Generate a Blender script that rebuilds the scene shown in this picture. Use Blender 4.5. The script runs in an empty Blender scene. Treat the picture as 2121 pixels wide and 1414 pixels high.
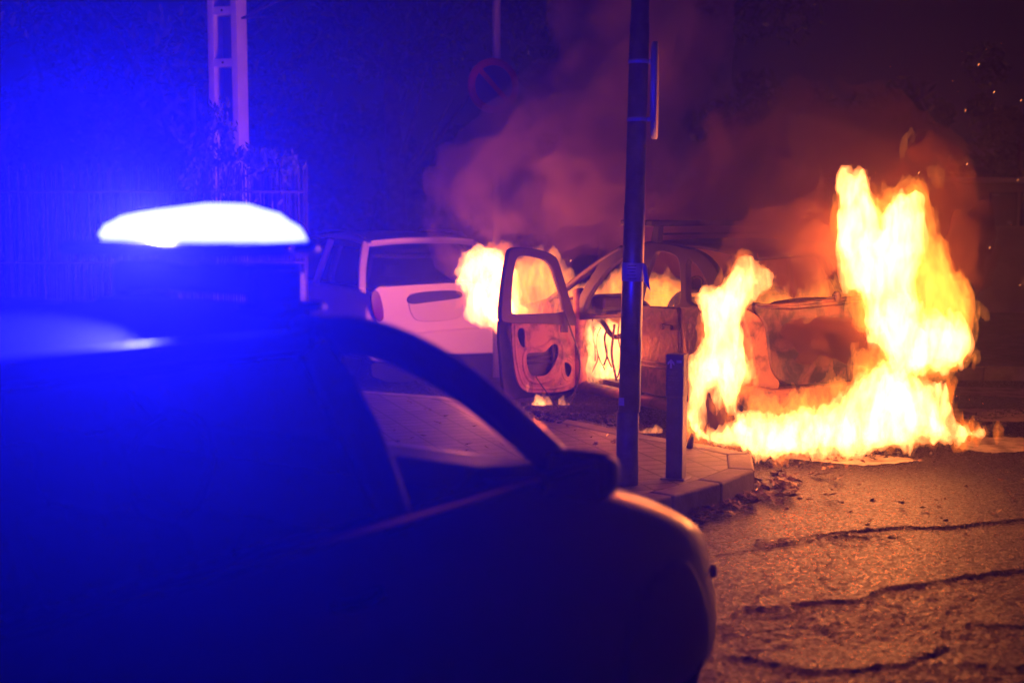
import bpy, bmesh, math, random
import numpy as np
from mathutils import Vector, Matrix
R = math.radians
random.seed(7)
scene = bpy.context.scene
COL = scene.collection

# ------------------------------------------------------------------ camera, world, exposure
F = 2946.0                       # focal length in pixels of the 2121 px wide photograph (50 mm)
CX, CY, H = 1060.5, 707.0, 1.75
TH = math.atan(287.0 / F)        # slight downward tilt
cam_d = bpy.data.cameras.new('camera'); cam = bpy.data.objects.new('camera', cam_d); COL.objects.link(cam)
cam.location = (0, 0, H); cam.rotation_euler = (math.pi/2 - TH, 0, 0)
cam_d.sensor_width = 36; cam_d.lens = 36 * F / 2121.0
cam_d.clip_start = 0.05; cam_d.clip_end = 400
cam_d.dof.use_dof = True; cam_d.dof.focus_distance = 9.3; cam_d.dof.aperture_fstop = 1.6
scene.camera = cam

w = bpy.data.worlds.new('World'); scene.world = w; w.use_nodes = True
wn = w.node_tree; bgn = wn.nodes['Background']
tc = wn.nodes.new('ShaderNodeTexCoord'); sx = wn.nodes.new('ShaderNodeSeparateXYZ'); wr = wn.nodes.new('ShaderNodeValToRGB')
wn.links.new(tc.outputs['Generated'], sx.inputs[0]); wn.links.new(sx.outputs['Z'], wr.inputs[0]); wn.links.new(wr.outputs[0], bgn.inputs[0])
wr.color_ramp.elements[0].position = 0.0; wr.color_ramp.elements[0].color = (0.40, 0.25, 1.0, 1)
wr.color_ramp.elements[1].position = 0.6; wr.color_ramp.elements[1].color = (0.3, 0.2, 0.75, 1)
bgn.inputs[1].default_value = 0.004

scene.view_settings.view_transform = 'Standard'; scene.view_settings.look = 'None'
scene.view_settings.exposure = 0; scene.view_settings.gamma = 1; scene.view_settings.use_curve_mapping = False
scene.render.engine = 'CYCLES'
cy = scene.cycles
cy.use_denoising = True
try: cy.denoiser = 'OPENIMAGEDENOISE'
except Exception: pass
cy.max_bounces = 6; cy.diffuse_bounces = 2; cy.glossy_bounces = 3; cy.transmission_bounces = 4
cy.volume_bounces = 1; cy.transparent_max_bounces = 96
cy.sample_clamp_indirect = 1.0; cy.sample_clamp_direct = 0
cy.use_light_tree = True
cy.volume_step_rate = 2.0; cy.volume_max_steps = 128
cy.caustics_reflective = False; cy.caustics_refractive = False

FIRE = (1.0, 0.13, 0.008); BLUE = (0.008, 0.0075, 1.0)
def lamp(name, loc, power, color, radius, parent=None):
    l = bpy.data.lights.new(name, 'POINT'); l.energy = power; l.color = color; l.shadow_soft_size = radius
    o = bpy.data.objects.new(name, l); COL.objects.link(o); o.location = loc
    if parent: o.parent = parent
    return o

# ------------------------------------------------------------------ pixel -> world helpers (photo pixels)
FW = Vector((0, math.cos(TH), -math.sin(TH))); UP = Vector((0, math.sin(TH), math.cos(TH))); EYE = Vector((0, 0, H))
def ray(x, y): return FW + Vector((1, 0, 0)) * ((x - CX) / F) + UP * ((CY - y) / F)
def at(x, y, Y):
    d = ray(x, y); return EYE + d * (Y / d.y)
def gnd(x, y, z=0.0):
    d = ray(x, y); return EYE + d * ((z - H) / d.z)
def onp(x, y, P, n):
    d = ray(x, y); P = Vector(P); n = Vector(n); return EYE + d * ((P - EYE).dot(n) / d.dot(n))

# ------------------------------------------------------------------ object helpers
def tag(o, label=None, cat=None, group=None, kind=None):
    if label: o['label'] = label
    if cat: o['category'] = cat
    if group: o['group'] = group
    if kind: o['kind'] = kind
    return o
def empty(name, loc=(0, 0, 0), rz=0, label=None, cat=None, group=None):
    o = bpy.data.objects.new(name, None); COL.objects.link(o); o.empty_display_size = .2
    o.location = loc; o.rotation_euler = (0, 0, rz)
    return tag(o, label, cat, group)
def link_mesh(name, me, mats=None, parent=None, smooth=False):
    o = bpy.data.objects.new(name, me); COL.objects.link(o)
    if mats is not None:
        for m in (mats if isinstance(mats, (list, tuple)) else [mats]): me.materials.append(m)
    if parent: o.parent = parent
    if smooth:
        me.polygons.foreach_set('use_smooth', [True]*len(me.polygons)); 
    return o
class MB:
    """collects shapes, then links them as one mesh object"""
    def __init__(s): s.bm = bmesh.new()
    def quad(s, pts, mi=0):
        f = s.bm.faces.new([s.bm.verts.new(p) for p in pts]); f.material_index = mi; return f
    def box(s, c, d, rot=None, mi=0, bevel=0.0):
        r = bmesh.ops.create_cube(s.bm, size=1.0); vs = r['verts']
        bmesh.ops.scale(s.bm, vec=d, verts=vs)
        if bevel:
            es = list({e for v in vs for e in v.link_edges})
            b = bmesh.ops.bevel(s.bm, geom=es, offset=bevel, segments=2, affect='EDGES', profile=.5)
            vs = list({v for f in b['faces'] for v in f.verts} | set(v for v in vs if v.is_valid))
        if rot is not None: bmesh.ops.transform(s.bm, matrix=rot.to_4x4(), verts=vs)
        bmesh.ops.translate(s.bm, vec=Vector(c), verts=vs)
        for f in {f for v in vs for f in v.link_faces}: f.material_index = mi
        return vs
    def prism(s, pts, ext, mi=0):
        """pts: planar outline (3D), extruded by vector ext"""
        e = Vector(ext); a = [s.bm.verts.new(Vector(p)) for p in pts]; b = [s.bm.verts.new(Vector(p)+e) for p in pts]
        n = len(a); fs = [s.bm.faces.new(a[::-1]), s.bm.faces.new(b)]
        for i in range(n): fs.append(s.bm.faces.new((a[i], a[(i+1) % n], b[(i+1) % n], b[i])))
        for f in fs: f.material_index = mi
        bmesh.ops.recalc_face_normals(s.bm, faces=fs)
    def tube(s, pts, r, seg=10, mi=0, cap=True, flat=None, upv=None):
        """swept tube; r scalar or list; flat=(a,b) elliptical section with axes a (side) b (up)"""
        pts = [Vector(p) for p in pts]; n = len(pts); rings = []
        rr = [r[0]+(r[1]-r[0])*i/max(n-1, 1) for i in range(n)] if isinstance(r, tuple) else (r if isinstance(r, list) else [r]*n)
        prev = None
        for i, p in enumerate(pts):
            t = (pts[min(i+1, n-1)] - pts[max(i-1, 0)]).normalized()
            if upv is not None: nrm = (Vector(upv) - t*Vector(upv).dot(t)).normalized()
            elif prev is None:
                nrm = t.orthogonal().normalized()
            else:
                nrm = (prev - t*prev.dot(t)).normalized()
            prev = nrm; bi = t.cross(nrm)
            fa, fb = flat if flat else (1, 1)
            rings.append([s.bm.verts.new(p + (bi*math.cos(k*2*math.pi/seg)*fa + nrm*math.sin(k*2*math.pi/seg)*fb)*rr[i]) for k in range(seg)])
        for a, b in zip(rings, rings[1:]):
            for k in range(seg):
                f = s.bm.faces.new((a[k], a[(k+1) % seg], b[(k+1) % seg], b[k])); f.material_index = mi; f.smooth = True
        if cap:
            s.bm.faces.new(rings[0][::-1]).material_index = mi; s.bm.faces.new(rings[-1]).material_index = mi
    def lathe(s, prof, M=None, seg=32, mi=0):
        """prof: (radius, height) list around local z"""
        M = M or Matrix(); rings = []
        for (r, h) in prof:
            rings.append([s.bm.verts.new(M @ Vector((r*math.cos(2*math.pi*k/seg), r*math.sin(2*math.pi*k/seg), h))) for k in range(seg)] if r > 1e-5 else [s.bm.verts.new(M @ Vector((0, 0, h)))])
        for a, b in zip(rings, rings[1:]):
            for k in range(seg):
                if len(a) == 1 and len(b) == 1: continue
                if len(a) == 1: vs = (a[0], b[k], b[(k+1) % seg])
                elif len(b) == 1: vs = (a[k], a[(k+1) % seg], b[0])
                else: vs = (a[k], a[(k+1) % seg], b[(k+1) % seg], b[k])
                f = s.bm.faces.new(vs); f.material_index = mi; f.smooth = True
    def build(s, name, mats=None, parent=None, smooth=False):
        me = bpy.data.meshes.new(name); s.bm.to_mesh(me); s.bm.free()
        return link_mesh(name, me, mats, parent, smooth)

def plate_mesh(outlines, thick, bevel=0.0):
    """2D outlines (first outer, others holes) -> mesh in local XY with thickness along z (made from a filled 2D curve)"""
    cu = bpy.data.curves.new('plate', 'CURVE'); cu.dimensions = '2D'; cu.fill_mode = 'BOTH'
    cu.extrude = thick/2; cu.bevel_depth = bevel; cu.bevel_resolution = 1
    for ol in outlines:
        sp = cu.splines.new('POLY'); sp.points.add(len(ol)-1)
        for i, p in enumerate(ol): sp.points[i].co = (p[0], p[1], 0, 1)
        sp.use_cyclic_u = True
    o = bpy.data.objects.new('plate_tmp', cu); COL.objects.link(o)
    dg = bpy.context.evaluated_depsgraph_get(); dg.update()
    me = bpy.data.meshes.new_from_object(o.evaluated_get(dg))
    bpy.data.objects.remove(o); bpy.data.curves.remove(cu)
    return me
def plate(name, outlines, thick, M, mats, parent=None, bevel=0.0, warp=None):
    me = plate_mesh(outlines, thick, bevel)
    me.transform(M)
    if warp:
        for v in me.vertices: v.co = warp(v.co)
    return link_mesh(name, me, mats, parent)
def frame(o, ex, ey, ez):
    M = Matrix((ex, ey, ez)).transposed().to_4x4(); M.translation = Vector(o); return M
def smooth_poly(pts, it=2):
    """Chaikin corner cutting on a closed outline"""
    for _ in range(it):
        q = []
        for i in range(len(pts)):
            a, b = Vector(pts[i][:2]), Vector(pts[(i+1) % len(pts)][:2])
            q += [tuple(a*.75+b*.25), tuple(a*.25+b*.75)]
        pts = q
    return pts
def smooth_line(pts, it=2):
    pts = [Vector(p) for p in pts]
    for _ in range(it):
        q = [pts[0]]
        for a, b in zip(pts, pts[1:]): q += [a*.75+b*.25, a*.25+b*.75]
        q.append(pts[-1]); pts = q
    return pts
def evaluated(o):
    dg = bpy.context.evaluated_depsgraph_get(); dg.update()
    me = bpy.data.meshes.new_from_object(o.evaluated_get(dg)); o.modifiers.clear(); o.data = me
    return o

# ------------------------------------------------------------------ materials
def new_mat(name):
    m = bpy.data.materials.new(name); m.use_nodes = True; return m, m.node_tree, m.node_tree.nodes['Principled BSDF']
def mat(name, base, rough=.6, metal=0.0, base2=None, nscale=6.0, ncon=(.35, .65), bump=0.0, bscale=40.0, bdist=.01, coat=0.0, spec=None, rough2=None, detail=6.0, dist=0.0):
    m, nt, b = new_mat(name)
    b.inputs['Roughness'].default_value = rough; b.inputs['Metallic'].default_value = metal
    b.inputs['Base Color'].default_value = (*base, 1)
    if coat: b.inputs['Coat Weight'].default_value = coat; b.inputs['Coat Roughness'].default_value = .06
    if spec is not None: b.inputs['Specular IOR Level'].default_value = spec
    tcn = nt.nodes.new('ShaderNodeTexCoord')
    if base2 is not None:
        n = nt.nodes.new('ShaderNodeTexNoise'); n.inputs['Scale'].default_value = nscale; n.inputs['Detail'].default_value = detail; n.inputs['Roughness'].default_value = .62
        n.inputs['Distortion'].default_value = dist
        nt.links.new(tcn.outputs['Object'], n.inputs['Vector'])
        r = nt.nodes.new('ShaderNodeValToRGB'); r.color_ramp.elements[0].position = ncon[0]; r.color_ramp.elements[1].position = ncon[1]
        r.color_ramp.elements[0].color = (*base, 1); r.color_ramp.elements[1].color = (*base2, 1)
        nt.links.new(n.outputs['Fac'], r.inputs[0]); nt.links.new(r.outputs[0], b.inputs['Base Color'])
        if rough2 is not None:
            mr = nt.nodes.new('ShaderNodeMapRange'); mr.inputs[1].default_value = ncon[0]; mr.inputs[2].default_value = ncon[1]
            mr.inputs[3].default_value = rough; mr.inputs[4].default_value = rough2
            nt.links.new(n.outputs['Fac'], mr.inputs[0]); nt.links.new(mr.outputs[0], b.inputs['Roughness'])
    if bump:
        n2 = nt.nodes.new('ShaderNodeTexNoise'); n2.inputs['Scale'].default_value = bscale; n2.inputs['Detail'].default_value = 6
        nt.links.new(tcn.outputs['Object'], n2.inputs['Vector'])
        bp = nt.nodes.new('ShaderNodeBump'); bp.inputs['Strength'].default_value = bump; bp.inputs['Distance'].default_value = bdist
        nt.links.new(n2.outputs['Fac'], bp.inputs['Height']); nt.links.new(bp.outputs[0], b.inputs['Normal'])
    return m
def glass(name, tint=(.9, .9, .95), trans=.9, rough=.02):
    m, nt, b = new_mat(name); nt.nodes.remove(b)
    out = nt.nodes['Material Output']
    t = nt.nodes.new('ShaderNodeBsdfTransparent'); t.inputs[0].default_value = (*[c*trans for c in tint], 1)
    g = nt.nodes.new('ShaderNodeBsdfGlossy'); g.inputs['Roughness'].default_value = rough
    lw = nt.nodes.new('ShaderNodeLayerWeight'); lw.inputs[0].default_value = .5
    pw = nt.nodes.new('ShaderNodeMath'); pw.operation = 'POWER'; pw.inputs[1].default_value = 5; nt.links.new(lw.outputs['Facing'], pw.inputs[0])
    fr = nt.nodes.new('ShaderNodeMath'); fr.operation = 'MULTIPLY_ADD'; fr.inputs[1].default_value = .9; fr.inputs[2].default_value = .04; nt.links.new(pw.outputs[0], fr.inputs[0])
    mx = nt.nodes.new('ShaderNodeMixShader'); nt.links.new(fr.outputs[0], mx.inputs[0]); nt.links.new(t.outputs[0], mx.inputs[1]); nt.links.new(g.outputs[0], mx.inputs[2])
    nt.links.new(mx.outputs[0], out.inputs['Surface']); return m
def emit(name, col, strength):
    m, nt, b = new_mat(name); nt.nodes.remove(b)
    e = nt.nodes.new('ShaderNodeEmission'); e.inputs[0].default_value = (*col, 1); e.inputs[1].default_value = strength
    nt.links.new(e.outputs[0], nt.nodes['Material Output'].inputs['Surface']); return m
def flame_mat(name, K, col=(1.0, .31, .06), edge=.25, sc=(9, 7, 3.4), lo=.36, hi=.66, base=.12, step=.35):
    """a burning gas: the light it gives grows with the depth of flame one looks through, and comes in rising streaks"""
    m, nt, b = new_mat(name); nt.nodes.remove(b); out = nt.nodes['Material Output']; L = nt.links
    t = nt.nodes.new('ShaderNodeBsdfTransparent'); e = nt.nodes.new('ShaderNodeEmission')
    e.inputs[0].default_value = (1.0, .25, .03, 1); e.inputs[1].default_value = edge
    a = nt.nodes.new('ShaderNodeAddShader'); L.new(t.outputs[0], a.inputs[0]); L.new(e.outputs[0], a.inputs[1])
    L.new(a.outputs[0], out.inputs['Surface'])
    ve = nt.nodes.new('ShaderNodeEmission'); ve.inputs[0].default_value = (*col, 1)
    tcn = nt.nodes.new('ShaderNodeTexCoord'); mp = nt.nodes.new('ShaderNodeMapping'); mp.inputs['Scale'].default_value = sc
    n = nt.nodes.new('ShaderNodeTexNoise'); n.inputs['Scale'].default_value = 1; n.inputs['Detail'].default_value = 5; n.inputs['Roughness'].default_value = .6; n.inputs['Distortion'].default_value = 1.1
    mr = nt.nodes.new('ShaderNodeMapRange'); mr.interpolation_type = 'SMOOTHSTEP'
    for i, v in ((1, lo), (2, hi), (3, K*base), (4, K)): mr.inputs[i].default_value = v
    L.new(tcn.outputs['Object'], mp.inputs[0]); L.new(mp.outputs[0], n.inputs['Vector']); L.new(n.outputs['Fac'], mr.inputs[0]); L.new(mr.outputs[0], ve.inputs[1])
    L.new(ve.outputs[0], out.inputs['Volume'])
    m.cycles.emission_sampling = 'NONE'; m.cycles.volume_step_rate = step
    return m
def smoke_mat(name, dens, col=(.5, .5, .5), aniso=.2, nscale=None, lo=.38, hi=.72):
    m, nt, b = new_mat(name); nt.nodes.remove(b); out = nt.nodes['Material Output']
    v = nt.nodes.new('ShaderNodeVolumePrincipled'); v.inputs['Color'].default_value = (*col, 1)
    v.inputs['Density'].default_value = dens; v.inputs['Anisotropy'].default_value = aniso
    if nscale:
        tcn = nt.nodes.new('ShaderNodeTexCoord'); n = nt.nodes.new('ShaderNodeTexNoise'); n.inputs['Scale'].default_value = nscale
        n.inputs['Detail'].default_value = 4; n.inputs['Roughness'].default_value = .55; n.inputs['Distortion'].default_value = .6
        mr = nt.nodes.new('ShaderNodeMapRange'); mr.interpolation_type = 'SMOOTHSTEP'; mr.inputs[1].default_value = lo; mr.inputs[2].default_value = hi; mr.inputs[3].default_value = 0; mr.inputs[4].default_value = dens
        nt.links.new(tcn.outputs['Object'], n.inputs['Vector']); nt.links.new(n.outputs['Fac'], mr.inputs[0]); nt.links.new(mr.outputs[0], v.inputs['Density'])
    nt.links.new(v.outputs[0], out.inputs['Volume'])
    return m
def voxels(n):  pass
# ------------------------------------------------------------------ lattice noise and iso-surfaces
rng = np.random.default_rng(11)
LAT = rng.random((64, 64, 64)).astype(np.float32)
def vnoise(x, y, z):
    xi = np.floor(x).astype(np.int32); yi = np.floor(y).astype(np.int32); zi = np.floor(z).astype(np.int32)
    fx = x-xi; fy = y-yi; fz = z-zi
    fx = fx*fx*(3-2*fx); fy = fy*fy*(3-2*fy); fz = fz*fz*(3-2*fz)
    x0, x1, y0, y1, z0, z1 = xi & 63, (xi+1) & 63, yi & 63, (yi+1) & 63, zi & 63, (zi+1) & 63
    c00 = LAT[x0, y0, z0]*(1-fx)+LAT[x1, y0, z0]*fx; c10 = LAT[x0, y1, z0]*(1-fx)+LAT[x1, y1, z0]*fx
    c01 = LAT[x0, y0, z1]*(1-fx)+LAT[x1, y0, z1]*fx; c11 = LAT[x0, y1, z1]*(1-fx)+LAT[x1, y1, z1]*fx
    return (c00*(1-fy)+c10*fy)*(1-fz)+(c01*(1-fy)+c11*fy)*fz
def fbm(x, y, z, octs=4, gain=.5):
    s = 0; a = 1; t = 0
    for i in range(octs):
        s = s + a*vnoise(x*2**i+i*17.3, y*2**i+i*5.1, z*2**i+i*9.7); t += a; a *= gain
    return s/t*2-1      # about -1..1
def poly_sd(px, pz, poly):
    """signed distance (positive inside) of 2D grids to a polygon"""
    d2 = np.full(px.shape, 1e9); inside = np.zeros(px.shape, bool)
    n = len(poly)
    for i in range(n):
        ax, az = poly[i]; bx, bz = poly[(i+1) % n]
        ex, ez = bx-ax, bz-az; wx, wz = px-ax, pz-az
        t = np.clip((wx*ex+wz*ez)/(ex*ex+ez*ez+1e-12), 0, 1)
        d2 = np.minimum(d2, (wx-ex*t)**2+(wz-ez*t)**2)
        c = ((az > pz) != (bz > pz)) & (px < (bx-ax)*(pz-az)/((bz-az) if abs(bz-az) > 1e-9 else 1e-9)+ax)
        inside ^= c
    return np.sqrt(d2)*np.where(inside, 1, -1)
def surface_nets(f, origin, h):
    f = np.pad(f.astype(np.float32), 1, constant_values=-.05); o = np.array(origin)-h
    s = f > 0; nx, ny, nz = f.shape
    cs = [(i, j, k) for i in (0, 1) for j in (0, 1) for k in (0, 1)]
    def sl(a, i, j, k): return a[i:nx-1+i, j:ny-1+j, k:nz-1+k]
    cnt = sum(sl(s, *c).astype(np.int8) for c in cs)
    act = (cnt > 0) & (cnt < 8)
    idx = -np.ones(act.shape, np.int64); ai = np.argwhere(act); idx[act] = np.arange(len(ai))
    acc = np.zeros((len(ai), 3)); num = np.zeros(len(ai))
    A = ai
    for a in cs:
        for ax in range(3):
            if a[ax]: continue
            b = list(a); b[ax] = 1
            fa = f[A[:, 0]+a[0], A[:, 1]+a[1], A[:, 2]+a[2]]; fb = f[A[:, 0]+b[0], A[:, 1]+b[1], A[:, 2]+b[2]]
            cr = (fa > 0) != (fb > 0); t = np.where(cr, fa/np.where(fa == fb, 1, fa-fb), 0)
            p = np.tile(np.array(a, float), (len(A), 1)); p[:, ax] += t
            acc += p*cr[:, None]; num += cr
    V = (A+acc/num[:, None])*h+o
    quads = []
    for ax in range(3):
        sl0 = [slice(None)]*3; sl1 = [slice(None)]*3; sl0[ax] = slice(0, -1); sl1[ax] = slice(1, None)
        e = s[tuple(sl0)] != s[tuple(sl1)]
        P = np.argwhere(e); u, v = (ax+1) % 3, (ax+2) % 3
        P = P[(P[:, u] > 0) & (P[:, v] > 0)]
        ins = s[P[:, 0], P[:, 1], P[:, 2]]
        def g(du, dv):
            Q = P.copy(); Q[:, u] -= du; Q[:, v] -= dv; return idx[Q[:, 0], Q[:, 1], Q[:, 2]]
        q = np.stack([g(1, 1), g(0, 1), g(0, 0), g(1, 0)], 1)
        q[~ins] = q[~ins][:, ::-1]
        quads.append(q)
    return V, np.concatenate(quads)
def np_mesh(name, V, Q):
    me = bpy.data.meshes.new(name); n = Q.shape[1]
    me.vertices.add(len(V)); me.vertices.foreach_set('co', V.astype(np.float32).ravel())
    me.loops.add(Q.size); me.loops.foreach_set('vertex_index', Q.astype(np.int32).ravel())
    me.polygons.add(len(Q)); me.polygons.foreach_set('loop_start', np.arange(0, Q.size, n, dtype=np.int32))
    me.polygons.foreach_set('loop_total', np.full(len(Q), n, np.int32))
    me.update(calc_edges=True); return me
def px_poly(pts, D):
    return [(p.x, p.z) for p in (at(x, y, D) for x, y in pts)]
def gas(name, pts, D, mats, h=.015, T=.35, round_=.5, amp=.12, scale=(5, 5, 2.2), octs=4, warp=.06, ridge=.0, seed=0.0, tilt=0.0, zmin=None,
        holes=(), billow=False, ysh=0.0, soft=.25, grad=0.0, parent=None, fine=0.0, lin=False, off=0.0):
    """a flame or smoke body: an outline at distance D given real depth T, its skin broken up by rising noise"""
    poly = px_poly(pts, D); P = np.array(poly)
    m = amp*1.1+.05
    x0, z0 = P.min(0)-m; x1, z1 = P.max(0)+m
    if zmin is not None: z0 = max(z0, zmin)
    yd = T*1.1+amp
    xs = np.arange(x0, x1, h); ys = np.arange(-yd, yd, h); zs = np.arange(z0, z1, h)
    X2, Z2 = np.meshgrid(xs, zs, indexing='ij')
    sd = poly_sd(X2, Z2, poly)
    for hp in holes: sd = np.minimum(sd, -poly_sd(X2, Z2, px_poly(hp, D)))
    sd = sd+off
    X, Y, Z = np.meshgrid(xs, ys, zs, indexing='ij'); X = X.astype(np.float32); Y = Y.astype(np.float32); Z = Z.astype(np.float32)
    wx = fbm(X*2.2+seed, Y*2.2, Z*1.4+seed*2, 3); wz = fbm(X*2.2+31+seed, Y*2.2+7, Z*1.4, 3)
    Xw = X+warp*wx; Zw = Z+warp*wz*1.5
    n = fbm(Xw*scale[0]+seed*3, Y*scale[1]+3.3, Zw*scale[2]-seed, octs, .55)
    if billow: n = 1-2.2*np.abs(n)
    S = sd[:, None, :]
    f = np.minimum(S, soft)
    yy = Y-ysh-tilt*(Z-z0)
    f = f - (np.abs(yy)*(soft/T) if lin else yy**2/(2*T*round_))
    f = f + amp*n
    f = f + fine*fbm(Xw*scale[0]*3.7+seed, Y*scale[1]*3.7, Zw*scale[2]*2.6-seed, 3, .55)
    if ridge:
        r = fbm(Xw*scale[0]*1.9+9, Y*scale[1]*1.9, Zw*scale[2]*1.5+4+seed, 3, .5)
        f = f - ridge*(1-np.clip(np.abs(r)*5, 0, 1))
    V, Q = surface_nets(f, (x0, D-yd, z0), h)
    V[:, 1] += 0
    # anchor the object at the body's base
    base = Vector((float(P[:, 0].mean()), D, float(max(z0, 0))))
    V -= np.array(base)
    me = np_mesh(name, V, Q); o = link_mesh(name, me, mats, parent); o.location = base
    if billow is False: me.polygons.foreach_set('use_smooth', [True]*len(me.polygons))
    return o
# ================================================================== MATERIALS
M_asphalt = None
def asphalt():
    m, nt, b = new_mat('asphalt'); N = nt.nodes; L = nt.links
    tcn = N.new('ShaderNodeTexCoord')
    n1 = N.new('ShaderNodeTexNoise'); n1.inputs['Scale'].default_value = 1.1; n1.inputs['Detail'].default_value = 5
    n2 = N.new('ShaderNodeTexVoronoi'); n2.inputs['Scale'].default_value = 75
    n3 = N.new('ShaderNodeTexNoise'); n3.inputs['Scale'].default_value = 60; n3.inputs['Detail'].default_value = 8; n3.inputs['Roughness'].default_value = .7
    for n in (n1, n2, n3): L.new(tcn.outputs['Object'], n.inputs['Vector'])
    r = N.new('ShaderNodeValToRGB'); r.color_ramp.elements[0].color = (.004, .004, .004, 1); r.color_ramp.elements[1].color = (.020, .016, .013, 1)
    r.color_ramp.elements[0].position = .35; r.color_ramp.elements[1].position = .68
    L.new(n1.outputs['Fac'], r.inputs[0])
    r2 = N.new('ShaderNodeValToRGB'); r2.color_ramp.elements[0].color = (.45, .45, .45, 1); r2.color_ramp.elements[1].color = (1.7, 1.7, 1.7, 1)
    r2.color_ramp.elements[0].position = .3; r2.color_ramp.elements[1].position = .75
    L.new(n3.outputs['Fac'], r2.inputs[0])
    mx = N.new('ShaderNodeMix'); mx.data_type = 'RGBA'; mx.blend_type = 'MULTIPLY'; mx.inputs[0].default_value = 1
    L.new(r.outputs[0], mx.inputs[6]); L.new(r2.outputs[0], mx.inputs[7]); L.new(mx.outputs[2], b.inputs['Base Color'])
    vs = N.new('ShaderNodeTexVoronoi'); vs.inputs['Scale'].default_value = 75; L.new(tcn.outputs['Object'], vs.inputs['Vector'])
    sp = N.new('ShaderNodeSeparateColor'); L.new(vs.outputs['Color'], sp.inputs[0])
    rs = N.new('ShaderNodeValToRGB'); rs.color_ramp.elements[0].position = .35; rs.color_ramp.elements[1].position = .97; rs.color_ramp.elements[0].color = (.2, .2, .2, 1); rs.color_ramp.elements[1].color = (3.2, 2.9, 2.6, 1)
    L.new(sp.outputs[0], rs.inputs[0])
    mx2 = N.new('ShaderNodeMix'); mx2.data_type = 'RGBA'; mx2.blend_type = 'MULTIPLY'; mx2.inputs[0].default_value = 1
    L.new(mx.outputs[2], mx2.inputs[6]); L.new(rs.outputs[0], mx2.inputs[7]); L.new(mx2.outputs[2], b.inputs['Base Color'])
    rr = N.new('ShaderNodeMapRange'); rr.inputs[1].default_value = 0; rr.inputs[2].default_value = 1; rr.inputs[3].default_value = .65; rr.inputs[4].default_value = .22
    L.new(sp.outputs[1], rr.inputs[0]); L.new(rr.outputs[0], b.inputs['Roughness'])
    b.inputs['Roughness'].default_value = .36; b.inputs['Specular IOR Level'].default_value = .3
    bp = N.new('ShaderNodeBump'); bp.inputs['Strength'].default_value = 1; bp.inputs['Distance'].default_value = .012
    L.new(n2.outputs['Distance'], bp.inputs['Height'])
    bp2 = N.new('ShaderNodeBump'); bp2.inputs['Strength'].default_value = 1; bp2.inputs['Distance'].default_value = .02
    L.new(n3.outputs['Fac'], bp2.inputs['Height']); L.new(bp.outputs[0], bp2.inputs['Normal']); L.new(bp2.outputs[0], b.inputs['Normal'])
    return m
def tiles():
    m, nt, b = new_mat('paving_tiles'); N = nt.nodes; L = nt.links
    tcn = N.new('ShaderNodeTexCoord'); mp = N.new('ShaderNodeMapping'); mp.inputs['Rotation'].default_value = (0, 0, R(-18))
    br = N.new('ShaderNodeTexBrick'); br.offset = 0; br.inputs['Scale'].default_value = 1.0
    br.inputs['Brick Width'].default_value = .2; br.inputs['Row Height'].default_value = .14; br.inputs['Mortar Size'].default_value = .008; br.inputs['Mortar Smooth'].default_value = .2
    br.inputs['Color1'].default_value = (.15, .12, .10, 1); br.inputs['Color2'].default_value = (.10, .085, .07, 1); br.inputs['Mortar'].default_value = (.012, .011, .01, 1)
    L.new(tcn.outputs['Object'], mp.inputs[0]); L.new(mp.outputs[0], br.inputs['Vector'])
    n = N.new('ShaderNodeTexNoise'); n.inputs['Scale'].default_value = 3.5; n.inputs['Detail'].default_value = 9; n.inputs['Roughness'].default_value = .7
    L.new(tcn.outputs['Object'], n.inputs['Vector'])
    r = N.new('ShaderNodeValToRGB'); r.color_ramp.elements[0].position = .3; r.color_ramp.elements[1].position = .65; r.color_ramp.elements[0].color = (.35, .33, .32, 1); r.color_ramp.elements[1].color = (1.1, 1.1, 1.1, 1)
    L.new(n.outputs['Fac'], r.inputs[0])
    mx = N.new('ShaderNodeMix'); mx.data_type = 'RGBA'; mx.blend_type = 'MULTIPLY'; mx.inputs[0].default_value = 1
    L.new(br.outputs['Color'], mx.inputs[6]); L.new(r.outputs[0], mx.inputs[7]); L.new(mx.outputs[2], b.inputs['Base Color'])
    b.inputs['Roughness'].default_value = .6
    bp = N.new('ShaderNodeBump'); bp.inputs['Strength'].default_value = 1; bp.inputs['Distance'].default_value = .006; bp.invert = True
    L.new(br.outputs['Fac'], bp.inputs['Height'])
    n3 = N.new('ShaderNodeTexNoise'); n3.inputs['Scale'].default_value = 55; n3.inputs['Detail'].default_value = 6; L.new(tcn.outputs['Object'], n3.inputs['Vector'])
    bp2 = N.new('ShaderNodeBump'); bp2.inputs['Strength'].default_value = .5; bp2.inputs['Distance'].default_value = .006
    L.new(n3.outputs['Fac'], bp2.inputs['Height']); L.new(bp.outputs[0], bp2.inputs['Normal']); L.new(bp2.outputs[0], b.inputs['Normal'])
    return m
ASPH = asphalt(); TILE = tiles()
KERB = mat('kerb_stone', (.17, .155, .14), .7, base2=(.08, .07, .065), nscale=5, bump=.6, bscale=50, bdist=.006)
PAINTW = mat('road_paint', (.26, .24, .21), .6, base2=(.04, .036, .033), nscale=7, ncon=(.45, .68), bump=.5, bscale=60, bdist=.004)
CONC = mat('concrete', (.8, .78, .76), .8, base2=(.7, .68, .66), nscale=4, bump=.3, bscale=30, bdist=.01)
WALLM = mat('rendered_wall', (.5, .47, .43), .85, base2=(.36, .34, .31), nscale=1.2, bump=.3, bscale=12, bdist=.02)
POLEM = mat('galvanised_pole', (.23, .24, .27), .33, metal=.85, base2=(.16, .17, .2), nscale=7, rough2=.5)
POLEP = mat('dark_pole_paint', (.11, .12, .12), .5, base2=(.07, .075, .08), nscale=14, bump=.2, bscale=30)
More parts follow.
